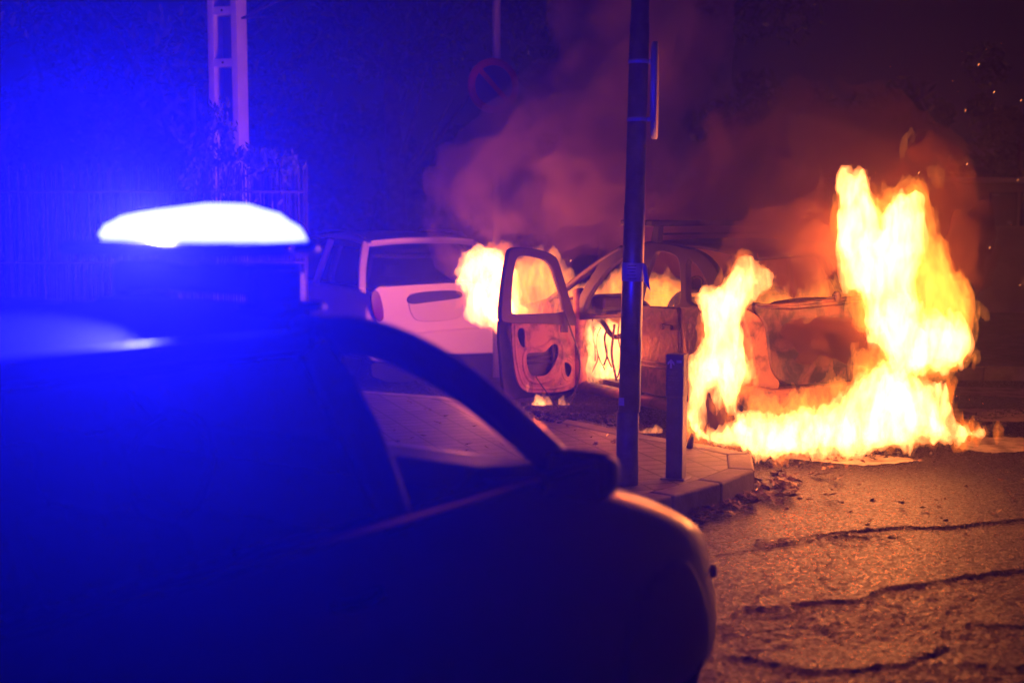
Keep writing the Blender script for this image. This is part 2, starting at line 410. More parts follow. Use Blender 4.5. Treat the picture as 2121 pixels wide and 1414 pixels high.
BOLL = mat('bollard_paint', (.085, .085, .095), .5, base2=(.055, .055, .06), nscale=10, bump=.15, bscale=50, bdist=.003)
PAPER = mat('paper', (.42, .42, .45), .8)
DARKP = mat('dark_plastic', (.02, .02, .022), .5)
PRINT = mat('pale_print', (.4, .4, .42), .6)
BURNT = mat('burnt_metal', (.12, .055, .03), .5, base2=(.018, .015, .014), nscale=6.5, ncon=(.40, .56), bump=.5, bscale=28, bdist=.01, metal=.0, detail=9, dist=.6)
BURNP = mat('burnt_inner_metal', (.30, .14, .06), .6, base2=(.07, .035, .022), nscale=7, ncon=(.46, .66), bump=.5, bscale=30, bdist=.008, detail=9, dist=.4)
SOOT = mat('sooty_metal', (.035, .028, .028), .6, base2=(.012, .011, .012), nscale=7, bump=.4, bscale=25)
CHAR = mat('charred_frame', (.035, .02, .016), .55, base2=(.04, .03, .03), nscale=12, bump=.4, bscale=60, bdist=.004)
RUBBER = mat('rubber', (.018, .017, .017), .85, bump=.6, bscale=40)
POLICE = mat('police_paint', (.11, .10, .32), .4, coat=.2, spec=.3)
GLASSM = glass('window_glass', (.85, .9, 1.0), .93)
TINT = glass('tinted_glass', (.3, .3, .4), .10)
CARGLASS = mat('dark_car_glass', (.012, .012, .016), .07, spec=.6)
WHITEP = mat('white_car_paint', (.72, .68, .66), .42, coat=.25)
PLATEM = mat('number_plate', (.7, .7, .68), .5)
REDL = mat('red_lamp_glass', (.16, .012, .012), .15, coat=.5)
LEAF = mat('foliage', (.05, .075, .025), .6, base2=(.09, .11, .035), nscale=3)
BARK = mat('bark', (.12, .09, .07), .9, base2=(.06, .05, .04), nscale=9, bump=.8, bscale=20, bdist=.02)
REED = mat('reed_screen', (.10, .08, .05), .8, base2=(.05, .04, .025), nscale=20)
DRYLEAF = mat('dry_leaf', (.20, .11, .05), .65, base2=(.10, .055, .03), nscale=15)
DEBRIS = mat('charred_debris', (.035, .03, .028), .8, bump=.5, bscale=40)
SIGNR = mat('sign_red', (.3, .015, .015), .6); SIGNB = mat('sign_blue', (.02, .03, .10), .6); SIGNG = mat('sign_back', (.33, .34, .36), .55, metal=.3)
SEATF = mat('seat_fabric', (.02, .022, .04), .9)
EMBER = emit('ember', (1, .30, .06), 4)

# ================================================================== GROUND
def build_road():
    x0, x1, y0, y1, h = -1.2, 5.4, 3.2, 12.6, .016
    xs = np.arange(x0, x1+h/2, h); ys = np.arange(y0, y1+h/2, h)
    X, Y = np.meshgrid(xs, ys, indexing='ij'); Z0 = np.zeros_like(X)
    g = lambda pts: [(p.x, p.y) for p in (gnd(a, b) for a, b in pts)]
    wob = .05*fbm(X*6, Y*6, Z0, 5, .65); Xw = X+wob; Yw = Y+.05*fbm(X*6+40, Y*6, Z0, 5, .65)
    brk = np.clip(.75+1.1*fbm(X*2.3+9, Y*2.3, Z0+1, 3), .1, 1.25)
    def pl(pts, width):
        P = g(pts); d = np.full(X.shape, 9.0)
        for (ax, ay), (bx, by) in zip(P, P[1:]):
            ex, ey = bx-ax, by-ay; t = np.clip(((Xw-ax)*ex+(Yw-ay)*ey)/(ex*ex+ey*ey), 0, 1)
            d = np.minimum(d, np.hypot(Xw-ax-ex*t, Yw-ay-ey*t))
        return .75*np.exp(-(d/width)**2)*brk
    S = lambda d, e: np.clip(d/e*.5+.5, 0, 1)
    hh = .0035*fbm(X*22, Y*22, Z0, 4, .6) + .012*fbm(X*.9, Y*.9, Z0+3, 2)
    low = S(poly_sd(Xw, Yw, g([(1380, 1330), (1496, 1285), (1536, 1257), (1623, 1255), (1679, 1243), (1803, 1235), (1831, 1215), (1918, 1205), (1998, 1189), (2121, 1173), (2500, 1140), (2600, 1600), (1300, 1600)])), .012)
    b1 = S(poly_sd(Xw, Yw, g([(1540, 1352), (1640, 1335), (1759, 1325), (1950, 1325), (1930, 1345), (1879, 1368), (1679, 1384), (1620, 1372)])), .01)
    b2 = S(poly_sd(Xw, Yw, g([(1978, 1345), (2121, 1317), (2400, 1300), (2400, 1370), (1990, 1369)])), .01)
    b3 = S(poly_sd(Xw, Yw, g([(1960, 1270), (2060, 1255), (2300, 1240), (2300, 1285), (2010, 1290)])), .01)
    b4 = S(poly_sd(Xw, Yw, g([(1500, 1400), (1700, 1395), (2200, 1392), (2200, 1440), (1450, 1450)])), .01)
    dip = S(poly_sd(Xw, Yw, g([(1695, 1109), (1790, 1106), (1870, 1110), (1885, 1125), (1820, 1132), (1740, 1130)])), .01)
    rough = np.clip(low+dip-b1-b2-b3, 0, 1)
    hh = hh - .016*low*(1+.8*fbm(X*3, Y*3, Z0+9, 3)) - .010*dip + .011*np.maximum(np.maximum(b1, b2), np.maximum(b3, .7*b4))*low
    hh = hh + rough*.008*fbm(X*33, Y*33, Z0+7, 3, .9) + rough*.007*np.abs(fbm(X*7, Y*7, Z0+5, 3)) + .0025*fbm(X*31, Y*31, Z0+2, 2, .8)
    # the strip between the two seams stands a little proud
    strip = S(poly_sd(Xw, Yw, g([(1560, 1130), (1659, 1089), (1759, 1077), (1839, 1067), (1958, 1057), (2121, 1043), (2400, 1025), (2400, 1055), (2121, 1079), (1998, 1089), (1879, 1093), (1759, 1103), (1640, 1125)])), .02)
    hh = hh + .014*strip
    hh -= .015*pl([(1480, 1153), (1623, 1129), (1695, 1109), (1759, 1103), (1879, 1093), (1998, 1089), (2121, 1079), (2400, 1060)], .007)
    hh -= .013*pl([(1871, 1125), (1918, 1145), (1958, 1161), (2022, 1185)], .007)
    hh -= .010*pl([(1480, 1105), (1659, 1089), (1759, 1077), (1958, 1057), (2121, 1043)], .006)
    hh -= .013*pl([(1879, 1345), (1930, 1352), (1960, 1330)], .008)
    for br in ([(1690, 1110), (1720, 1150), (1700, 1190), (1735, 1232)], [(1800, 1075), (1830, 1050), (1815, 1030)], [(1958, 1161), (1990, 1150), (2050, 1140), (2121, 1135)], [(1600, 1130), (1570, 1170), (1585, 1215), (1560, 1256)], [(1850, 1215), (1880, 1260), (1860, 1300)], [(1740, 1325), (1700, 1290), (1640, 1290), (1560, 1300)]):
        hh -= .009*pl(br, .005)
    # calm near the kerb, the paint and the frame of the fine sheet
    calm = np.clip((8.35-Y+.25*(X-2))/.8, 0, 1)
    hh = hh*(.12+.88*calm)
    e = np.minimum(np.minimum(X-x0, x1-X), np.minimum(Y-y0, y1-Y)); hh = hh*np.clip(e/.3, 0, 1)
    nx, ny = X.shape
    V = np.stack([X, Y, hh], -1).reshape(-1, 3)
    ii = np.arange(nx*ny).reshape(nx, ny)
    Q = np.stack([ii[:-1, :-1], ii[1:, :-1], ii[1:, 1:], ii[:-1, 1:]], -1).reshape(-1, 4)
    xe, ye = xs[-1], ys[-1]; big = 70
    ring = np.array([(-big, -20, 0), (big, -20, 0), (big, 90, 0), (-big, 90, 0), (x0, y0, 0), (xe, y0, 0), (xe, ye, 0), (x0, ye, 0)], float); b = len(V)
    V = np.concatenate([V, ring]); Q = np.concatenate([Q, np.array([[b, b+1, b+5, b+4], [b+1, b+2, b+6, b+5], [b+2, b+3, b+7, b+6], [b+3, b, b+4, b+7]])])
    me = np_mesh('road', V, Q); o = link_mesh('road', me, ASPH, smooth=True); tag(o, kind='structure')
build_road()

def slab(name, outline, z, kerb_w, parent=None):
    """raised paving with stones round it; outline ccw (x,y)"""
    P = [Vector(p) for p in outline]; n = len(P)
    inn = []
    for i in range(n):
        a, b, c = P[i-1], P[i], P[(i+1) % n]
        d1 = (b-a).normalized(); d2 = (c-b).normalized(); n1 = Vector((-d1.y, d1.x)); n2 = Vector((-d2.y, d2.x))
        m = (n1+n2).normalized(); inn.append(b+m*(kerb_w/max(.5, m.dot(n1))))
    mb = MB(); mb.prism([(p.x, p.y, -.05) for p in inn], (0, 0, z+.05)); o = mb.build(name, TILE, parent); tag(o, kind='structure')
    kb = MB()
    for i in range(n):
        a, b, ai, bi = P[i], P[(i+1) % n], inn[i], inn[(i+1) % n]
        L = (b-a).length; k = max(1, round(L/.8))
        for j in range(k):
            t0, t1 = j/k+.004/L, (j+1)/k-.004/L
            q = [a.lerp(b, t0), a.lerp(b, t1), ai.lerp(bi, t1), ai.lerp(bi, t0)]
            kb.prism([(p.x, p.y, -.05) for p in q], (0, 0, z+.054))
    bmesh.ops.remove_doubles(kb.bm, verts=kb.bm.verts, dist=.0001)
    o2 = kb.build('kerb', KERB, parent)
    bv = o2.modifiers.new('b', 'BEVEL'); bv.width = .018; bv.segments = 3; bv.limit_method = 'ANGLE'; evaluated(o2); tag(o2, kind='structure')
# island corner: outline counter-clockwise from far left end
isl = [(-6.2, 1.3), (-3.0, 3.45), (.89, 7.73), (1.21, 8.1), (1.47, 8.5), (1.545, 9.06), (1.35, 9.35), (.89, 9.85), (-.08, 11.25), (-.6, 11.8), (-1.3, 12.15), (-3.2, 12.3), (-9, 12.3), (-9, 1.3)]
slab('pavement', isl, .14, .16)
# far pavement on the right
slab('far_pavement', [(1.5, 14.2), (30, 12.2), (30, 30), (1.5, 30)], .14, .2)
slab('side_pavement', [(-30, 15.4), (-1.9, 15.4), (-1.9, 34), (-30, 34)], .14, .2)
def mark(pts):
    mb = MB(); c = [gnd(*p) for p in pts]; q = []; rj = random.Random(len(pts)+int(pts[0][0]))
    for a, b_ in zip(c, c[1:]+c[:1]):
        for k in range(26):
            p = a.lerp(b_, k/26); q.append((p.x+rj.gauss(0, .012), p.y+rj.gauss(0, .012), .006))
    mb.quad(q); o = mb.build('crossing_stripe', PAINTW); tag(o, kind='structure')
mark([(1600, 948), (1787, 966), (1915, 955), (1730, 932)])
mark([(1974, 928), (2050, 939), (2300, 927), (2250, 905), (2022, 908)])
mark([(1940, 868), (2080, 876), (2300, 868), (2300, 852), (1960, 846)])
mark([(1960, 818), (2300, 832), (2300, 812), (1960, 800)])

# ================================================================== STREET POLE, BOLLARD, SIGNS
pb = gnd(1299, 1002, .14)
pole = empty('sign_pole', (pb.x, pb.y, .14), 0, 'tall grey metal pole between the police car and the burning car, round sign on it', 'pole')
def on_pole(y): return at(0, y, pb.y).z-.14
lean = .019
mb = MB(); rp = .062
mb.tube([(0, 0, 0), (0, 0, .42)], [.0635, .063], 28, 0); mb.build('painted_base', POLEP, pole, True)
mb = MB(); prof = [(.42, .0620), (1.6, .0595), (1.602, .056), (2.6, .0545), (2.602, .051), (4.9, .048)]
mb.tube([(lean*z, 0, z) for z, _ in prof], [r for _, r in prof], 28); mb.build('shaft', POLEM, pole, True)
zz = on_pole(562); mb = MB(); mb.tube([(lean*(zz-.055), 0, zz-.055), (lean*(zz+.05), 0, zz+.05)], [.063, .063], 24)
mb.prism([(.05+lean*zz, -.04, zz+.05), (.06+lean*zz, -.045, zz-.06), (.098+lean*zz, -.03, zz-.11), (.075+lean*zz, -.03, zz+.035)], (0, .003, 0))
o = mb.build('paper_notice', PAPER, pole, True); o['label'] = 'peeling paper notice wrapped round the pole'
mb = MB()
for k in range(5): mb.box((lean*zz-.01-.004*(k % 2), -.0655, zz+.035-k*.018), (.05 if k != 2 else .03, .001, .003))
mb.build('printed_line', DARKP, o)
mb = MB(); zs = on_pole(829); mb.box((-.04, -.053, zs), (.036, .003, .045), Matrix.Rotation(R(-38), 3, 'Z')); mb.build('sticker', PAPER, pole)
zc = on_pole(188); mb = MB(); Ms = Matrix.Translation((.095+lean*zc, -.01, zc)) @ Matrix.Rotation(R(83), 4, 'Z') @ Matrix.Rotation(R(90), 4, 'X')
mb.lathe([(0, -.012), (.255, -.012), (.262, -.02), (.27, -.012), (.27, .012), (.262, .016), (0, .016)], Ms, 56); dsk = mb.build('round_sign', SIGNG, pole)
for dz in (.16, -.16):
    mb = MB(); mb.tube([(lean*(zc+dz), 0, zc+dz-.012), (lean*(zc+dz), 0, zc+dz+.012)], .0585, 24); mb.box((.065+lean*zc, -.005, zc+dz), (.05, .03, .022)); mb.build('clamp', SIGNG, pole)

bb = gnd(1400, 990, .14)
bol = empty('parking_bollard', (bb.x, bb.y, .14), R(-24), 'dark square bollard with a pale arrow on its head, standing near the kerb corner', 'bollard')
hb = .735; wb = .1
mb = MB(); mb.box((0, 0, (hb-.24)/2), (wb, wb*.9, hb-.24), bevel=.006); mb.build('post', BOLL, bol)
mb = MB(); mb.box((0, 0, hb-.125), (wb+.008, wb*.9+.008, .25), bevel=.005); head = mb.build('head', BOLL, bol)
yf = -(wb*.45+.0045)
plate('arrow', [[(-.006, -.026), (.006, -.026), (.006, .006), (.02, -.008), (.02, .008), (0, .028), (-.02, .008), (-.02, -.008), (-.006, .006)]], .0015, frame((-.022, yf-.001, hb-.055), (1, 0, 0), (0, 0, 1), (0, -1, 0)), PRINT, head)
mb = MB(); mb.box((.027, yf-.0005, hb-.04), (.03, .0015, .016)); mb.build('label_plate', PRINT, head)
mb = MB()
for k, (wl, zz2) in enumerate([(.07, .1), (.05, .112), (.06, .135), (.075, .15), (.045, .19), (.06, .2)]):
    for j in range(int(wl/.006)):
        if (j*7+k*3) % 5: mb.box((-.04+.006*j+.003, yf-.0005, hb-zz2), (.004, .001, .0022))
mb.build('small_print', mat('faded_print', (.2, .2, .22), .7), head)
mb = MB(); mb.box((0, 0, .003), (wb+.05, wb+.04, .008), bevel=.003); mb.build('base_plate', BOLL, bol)

sg = at(1022, 178, 14.2)
np_ = empty('no_parking_sign', (sg.x, sg.y, .0), R(24), 'round no-parking sign with red ring, hazy in the smoke left of the tall pole', 'road sign')
mb = MB(); mb.tube([(0.05, .04, 0), (.05, .04, 5.3)], .042, 14); mb.build('post', mat('dull_grey_post', (.3, .28, .28), .7), np_)
Mn = Matrix.Translation((0, 0, sg.z)) @ Matrix.Rotation(R(90), 4, 'X')
mb = MB(); mb.lathe([(0, -.01), (.235, -.01), (.235, .01), (0, .01)], Mn, 48); fc = mb.build('sign_face', SIGNB, np_)
mb = MB(); mb.lathe([(.2, .012), (.27, .012), (.27, -.014), (.2, -.014), (.2, .012)], Mn, 48); mb.build('red_ring', SIGNR, np_)
mb = MB(); mb.box((0, -.014, sg.z), (.42, .004, .05), Matrix.Rotation(R(45), 3, 'Y')); mb.build('red_bar', SIGNR, np_)

# ------------------------------------------------------------------ concrete power post
D = 14.6; c = at(470, 340, D)
post = empty('concrete_power_post', (c.x+.03, D, 0), R(-14), 'pale concrete power post with stacked rectangular recesses, rising behind the reed fence', 'post')
mb = MB(); PW = .34; hgt = 8.0
for s in (-1, 1):
    a = PW/2; mb.prism([(s*a, -.12, 0), (s*(a-.07), -.12, 0), (s*(a-.07), .12, 0), (s*a, .12, 0)][::s], (-s*.02, 0, hgt))
z = .2; lev = []
for yb in (262, 132, 25, -90): lev.append(at(460, yb, D).z)
lv = [lev[0]-.66*i for i in range(6, 0, -1)] + lev + [lev[-1]+.62*i for i in range(1, 4)]
for zl in lv:
    if zl > .1: mb.box((0, 0, zl), (PW-.145, .236, .085))
fr_ = mb.build('post_frame', CONC, post); bv = fr_.modifiers.new('b', 'BEVEL'); bv.width = .008; bv.segments = 2; evaluated(fr_)
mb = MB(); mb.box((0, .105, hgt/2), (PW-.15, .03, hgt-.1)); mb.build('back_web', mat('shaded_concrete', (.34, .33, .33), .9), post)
for zl in lv:
    if zl > .1: mb = MB(); mb.tube([(0, -.123, zl), (0, -.1185, zl)], .012, 12); mb.build('bolt_hole', DARKP, post)
c2 = at(399, 222, 15.2); mb = MB(); mb.box((0, 0, 1.75), (.055, .055, 3.5), bevel=.006); o = mb.build('metal_post', CONC); o.location = (c2.x, 15.2, 0)
o.location.z = at(399, 180, 15.2).z-3.5; tag(o, 'short thin pale post left of the concrete power post', 'post')

# ------------------------------------------------------------------ reed fence
fx1 = at(636, 400, 13.2).x; fz = at(560, 352, 13.2).z
fen = empty('reed_fence', ((fx1-6)/2, 13.2, 0), 0, 'tall reed screen fence behind the light bar of the police car', 'fence')
fen.location = (0, 0, 0)
mb = MB(); rnd = random.Random(3)
x = -8.6
while x < fx1:
    t = rnd.uniform(-.05, .07); mb.tube([(x, 13.2+rnd.uniform(-.012, .012), .14), (x+rnd.uniform(-.03, .03), 13.2+rnd.uniform(-.02, .02), fz+t)], rnd.uniform(.006, .011), 4, cap=False); x += rnd.uniform(.009, .017)
mb.build('reeds', REED, fen)
mb = MB()
for zz_ in (.5, 1.2, 1.85): mb.tube([(-8.6, 13.16, zz_), (fx1-.02, 13.16, zz_)], .012, 6)
mb.build('rail', REED, fen)
for xp in (fx1-.05, fx1-2.4, fx1-4.8):
    mb = MB(); mb.tube([(xp, 13.27, 0), (xp, 13.27, fz-.04)], .035, 10); mb.build('fence_post', BARK, fen)

# ------------------------------------------------------------------ foliage
def leaf_cloud(mb, centre, rad, n, size, rnd, shape=(1, 1, 1), clump=9):
    cl = [(Vector(centre)+Vector((rnd.gauss(0, .45)*rad*shape[0], rnd.gauss(0, .45)*rad*shape[1], rnd.gauss(0, .45)*rad*shape[2])), rnd.uniform(.12, .34)*rad) for _ in range(clump)]
    for i in range(n):
        c, r = rnd.choice(cl); d = Vector((rnd.gauss(0, 1), rnd.gauss(0, 1), rnd.gauss(0, 1))).normalized()*r*rnd.random()**.4
        p = c+d; a = Vector((rnd.gauss(0, 1), rnd.gauss(0, 1), rnd.gauss(0, 1)-.4)).normalized(); b = a.orthogonal().normalized()
        s = size*rnd.uniform(.6, 1.4); v = [mb.bm.verts.new(p+a*s), mb.bm.verts.new(p+b*s*.35), mb.bm.verts.new(p-a*s), mb.bm.verts.new(p-b*s*.35)]
        mb.bm.faces.new(v)
def tree(x, y, h, rad, label, seed, n=5200):
    rnd = random.Random(seed); t = empty('tree', (x, y, 0), 0, label, 'tree', 'trees behind the street')
    mb = MB(); top = h*.62; pts = [(0, 0, 0), (rnd.uniform(-.1, .1), 0, top*.4), (rnd.uniform(-.2, .2), rnd.uniform(-.2, .2), top)]
    mb.tube(smooth_line(pts), (.2, .08), 9)
    for k in range(7):
        a = rnd.uniform(0, 6.28); z = rnd.uniform(.45, .95)*top; L = rad*rnd.uniform(.5, .95)
        mb.tube(smooth_line([(0, 0, z), (math.cos(a)*L*.5, math.sin(a)*L*.5, z+L*.35), (math.cos(a)*L, math.sin(a)*L, z+L*.8)], 1), (.06, .01), 6)
    mb.build('trunk', BARK, t, True)
    mb = MB(); leaf_cloud(mb, (0, 0, h*.72), rad, n, .085, rnd, (1, 1, .8), 16); mb.build('crown', LEAF, t)
    return t
tree(-6.6, 17.5, 6.2, 2.3, 'leafy tree at the far left edge, faint in the blue light', 1)
tree(-3.9, 18.6, 6.6, 2.4, 'tree behind the concrete power post', 2)
tree(-1.6, 20.5, 6.8, 2.6, 'tree between the concrete power post and the no-parking sign', 4)
tree(1.6, 24, 7.5, 2.8, 'dim tree behind the smoke right of the no-parking sign', 5)
tree(9.6, 27, 3.9, 1.5, 'dark bushy tree behind the wall at the right edge', 6, 3500)
mb = MB(); rnd = random.Random(9)
leaf_cloud(mb, (-3, 30, 2.3), 3.2, 15000, .16, rnd, (5.5, .8, .75), 110); o = mb.build('woodland', LEAF); tag(o, 'dark mass of far trees behind the whole street', 'trees', kind='stuff')
# climbing plant over the fence at the power post
cl = empty('climbing_plant', (-2.95, 13.1, .14), 0, 'dark climbing plant spilling over the fence in front of the concrete power post', 'plant')
mb = MB(); rnd = random.Random(21); sprays = []
def loc(x, y): p = at(x, y, 13.05); return (p.x+2.95, p.y-13.1, p.z-.14)
for a, b in [((400, 345), (430, 245)), ((420, 345), (452, 250)), ((450, 345), (470, 300)), ((470, 345), (498, 315)), ((410, 345), (385, 290)), ((440, 345), (445, 215)), ((520, 345), (545, 310)), ((480, 340), (462, 260)), ((580, 345), (600, 332)), ((395, 345), (360, 262)), ((500, 345), (520, 322))]:
    A, B = Vector(loc(*a)), Vector(loc(*b)); Md = (A+B)/2+Vector((rnd.uniform(-.06, .06), rnd.uniform(-.1, .1), .05)); ln = smooth_line([A-Vector((0, 0, .6)), A, Md, B, B+Vector((.05, -.05, -.06))], 2); sprays.append(ln)
    mb.tube(ln, .005, 5)
mb.build('stem', BARK, cl)
mb = MB()
for ln in sprays:
    for p in ln:
        for k in range(5):
            q = p+Vector((rnd.gauss(0, .045), rnd.gauss(0, .04), rnd.gauss(0, .04))); a = Vector((rnd.gauss(0, .6), rnd.gauss(0, .4), -1)).normalized(); b = a.orthogonal().normalized(); s = rnd.uniform(.025, .045)
            mb.bm.faces.new([mb.bm.verts.new(q+a*s), mb.bm.verts.new(q+b*s*.35), mb.bm.verts.new(q-a*s), mb.bm.verts.new(q-b*s*.35)])
leaf_cloud(mb, loc(415, 330), .28, 700, .035, rnd, (1, .4, .6), 12); leaf_cloud(mb, loc(560, 345), .3, 260, .03, rnd, (1.4, .3, .25), 8)
mb.build('foliage', LEAF, cl)
# bare twigs round the post
mb = MB(); rnd = random.Random(5)
for (a, b, c_) in [((500, 38), (560, 10), (600, -8)), ((500, 38), (540, 36), (575, 35)), ((330, 118), (350, 110), (380, 106)), ((345, 20), (360, 25), (375, 22)), ((345, 102), (362, 100), (378, 90)), ((610, -20), (640, -10), (668, 6))]:
    P = [at(*a, 14.3), at(*b, 14.25), at(*c_, 14.2)]; mb.tube(smooth_line(P, 1), (.01, .003), 5)
o = mb.build('bare_twigs', BARK); tag(o, 'thin bare twigs reaching in from both sides of the concrete power post', 'twigs', kind='stuff')

# ------------------------------------------------------------------ right background
wy = 21.0
bwall = empty('boundary_wall', (6.2, wy, .14), 0, 'low rendered boundary wall behind the flames at the right edge', 'wall')
wl0 = at(1985, 380, wy)
mb = MB(); mb.box((4.0, .15, .95), (11, .3, 1.9)); mb.build('masonry', WALLM, bwall)
mb = MB(); mb.box((4.0, .15, 1.94), (11.1, .38, .075), bevel=.01); mb.build('coping', CONC, bwall)
ca = at(2050, 398, wy-.02); cb_ = at(2104, 468, wy-.02)
cab = empty('meter_cabinet', ((ca.x+cb_.x)/2, wy-.04, cb_.z), 0, 'grey meter cabinet with a small pale label, set in the wall at the right edge', 'cabinet', 'meter cabinets in the boundary wall')
cwid = cb_.x-ca.x; chg = ca.z-cb_.z
mb = MB(); mb.box((0, 0, chg/2), (cwid, .07, chg), bevel=.008); mb.build('door', mat('cabinet_grey', (.2, .2, .21), .5), cab)
mb = MB(); mb.box((cwid*.22, -.038, .05), (.07, .004, .05)); mb.build('label_plate', PAPER, cab)
mb = MB(); mb.box((-cwid*.32, -.038, chg-.04), (.1, .004, .02)); mb.build('vent', PAPER, cab)
cab2 = cab.copy(); COL.objects.link(cab2); cab2.location.x += cwid+.06; cab2['label'] = 'second meter cabinet, cut off by the right edge of the picture'
for ch in list(cab.children): d = ch.copy(); COL.objects.link(d); d.parent = cab2
# ================================================================== VEHICLES
def interp(tab, x):
    for (a, va), (b, vb) in zip(tab, tab[1:]):
        if x <= b:
            t = max(0, min(1, (x-a)/(b-a))); t = t*t*(3-2*t)*.5+t*.5
            return va+(vb-va)*t
    return tab[-1][1]
def loft(name, xs, sec, mats, parent, sub=2, skip=None):
    """xs stations, sec(x) -> half section [(y,z)...] bottom centre to top centre; mirrored to a closed shell"""
    bm = bmesh.new(); rings = []
    for x in xs:
        hs = sec(x); full = [(-y, z) for y, z in hs] + [(y, z) for y, z in hs[::-1][1:-1]]
        rings.append([bm.verts.new((x, y, z)) for y, z in full])
    n = len(rings[0])
    for i, (a, b) in enumerate(zip(rings, rings[1:])):
        for k in range(n):
            if skip and skip(xs[i], xs[i+1], k, n): continue
            bm.faces.new((a[k], a[(k+1) % n], b[(k+1) % n], b[k]))
    bm.faces.new(rings[0]); bm.faces.new(rings[-1][::-1])
    bmesh.ops.recalc_face_normals(bm, faces=bm.faces)
    me = bpy.data.meshes.new(name); bm.to_mesh(me); bm.free()
    o = link_mesh(name, me, mats, parent)
    if sub: m = o.modifiers.new('s', 'SUBSURF'); m.levels = sub; m.render_levels = sub
    return o
def cut(o, cutters, solver='EXACT'):
    for c in cutters:
        m = o.modifiers.new('c', 'BOOLEAN'); m.operation = 'DIFFERENCE'; m.object = c; m.solver = solver
    evaluated(o)
    for c in cutters: bpy.data.objects.remove(c)
    o.data.polygons.foreach_set('use_smooth', [True]*len(o.data.polygons))
    return o
def cyl_cutter(x, z, r, y0, y1, parent):
    mb = MB(); mb.tube([(x, y0, z), (x, y1, z)], r, 40); o = mb.build('cutter'); o.parent = parent; return o
def wheel(parent, x, y, r, side, wd=.2, rim_mat=None, tyre_mat=None, steer=0, label=None):
    rw = empty('wheel', (x, y, r), steer); rw.parent = parent
    if label: rw['label'] = label
    Mw = Matrix.Rotation(R(90), 4, 'X')
    t = MB(); t.lathe([(r*.62, -wd*.42), (r*.9, -wd*.5), (r*.985, -wd*.4), (r, -wd*.2), (r, wd*.2), (r*.985, wd*.4), (r*.9, wd*.5), (r*.62, wd*.42), (r*.62, -wd*.42)], Mw, 40); t.build('tyre', tyre_mat or RUBBER, rw, True)
    m = MB(); m.lathe([(r*.63, wd*.4), (r*.6, wd*.42), (r*.57, wd*.1), (.07, wd*.2), (.0, wd*.24)], Mw if side < 0 else Matrix.Rotation(R(-90), 4, 'X'), 32)
    for k in range(5):
        a = k*2*math.pi/5; m.box((math.cos(a)*r*.33, side*wd*.25, math.sin(a)*r*.33), (r*.5, .02, .05), Matrix.Rotation(-a, 3, 'Y'))
    m.build('rim', rim_mat or SIGNG, rw); return rw

# ------------------------------------------------------------------ police car
PH = R(55); B = Vector((.096, 3.87)); fv = Vector((math.cos(PH), math.sin(PH))); lv_ = Vector((-math.sin(PH), math.cos(PH)))
Oc = B+lv_*.86
pc = empty('police_car', (Oc.x, Oc.y, 0), PH, 'dark police car in the foreground with a glowing light bar on its roof', 'police car')
Wt = [(-3.25, .70), (-3.1, .78), (-2.8, .84), (-2, .86), (.85, .865), (1.0, .865), (1.15, .81), (1.3, .735), (1.45, .66), (1.56, .57), (1.62, .44)]
St = [(-3.25, .72), (-3.1, .86), (-2.8, .98), (-1, .985), (0, .985), (.3, .93), (.55, .85), (.8, .77), (1.0, .70), (1.2, .64), (1.4, .58), (1.55, .5), (1.62, .44)]
Ct = [(-3.25, .74), (-3.1, .9), (-2.8, 1.0), (0, 1.01), (.3, .975), (.6, .91), (.9, .83), (1.2, .73), (1.4, .65), (1.55, .56), (1.62, .48)]
Zb = [(-3.25, .4), (-3.0, .22), (-2.6, .14), (1.2, .11), (1.5, .12), (1.62, .2)]
def psec(x):
    W, S, C, Bz = interp(Wt, x), interp(St, x), interp(Ct, x), interp(Zb, x); h = S-Bz
    n = 1-.07*max(0, min(1, (x-.75)/.3)); Wl = W
    return [(0, Bz), (Wl*.9, Bz), (Wl*.99, Bz+.05), (Wl*.998, Bz+.35*h), (.5*(Wl+W*n), Bz+.62*h), (W*n*.992, S-.13*h), (W*n*.96, S-.045*h), (W*n*.9, S), (W*n*.8, S+.3*(C-S)), (W*.45*n, C-.004), (0, C)]
xs = [-3.25, -3.12, -2.9, -2.6, -2.3, -2.0, -1.7, -1.3, -.9, -.45, -.1, .15, .35, .6, .85, 1.05, 1.2, 1.35, 1.47, 1.57, 1.62]
body = loft('body', xs, psec, [POLICE, DARKP], pc, 2, skip=lambda a, b, k, n: a >= -2.65 and b <= -.05 and k in (7, 8, 9, 10, 11, 12))
cut(body, [cyl_cutter(.74, .285, .315, -1.2, -.52, pc), cyl_cutter(.74, .285, .315, .52, 1.2, pc), cyl_cutter(-2.05, .285, .335, -1.2, -.52, pc), cyl_cutter(-2.05, .285, .335, .52, 1.2, pc)])
mb = MB(); mb.box((-.7, 0, .3), (3.9, 1.25, .1)); mb.build('floor_pan', DARKP, pc)
for xx in (.74, -2.05):
    for s in (-1, 1): wheel(pc, xx, s*.74, .285, s)
def mir(pts, s): return [(x, s*y, z) for x, y, z in pts]
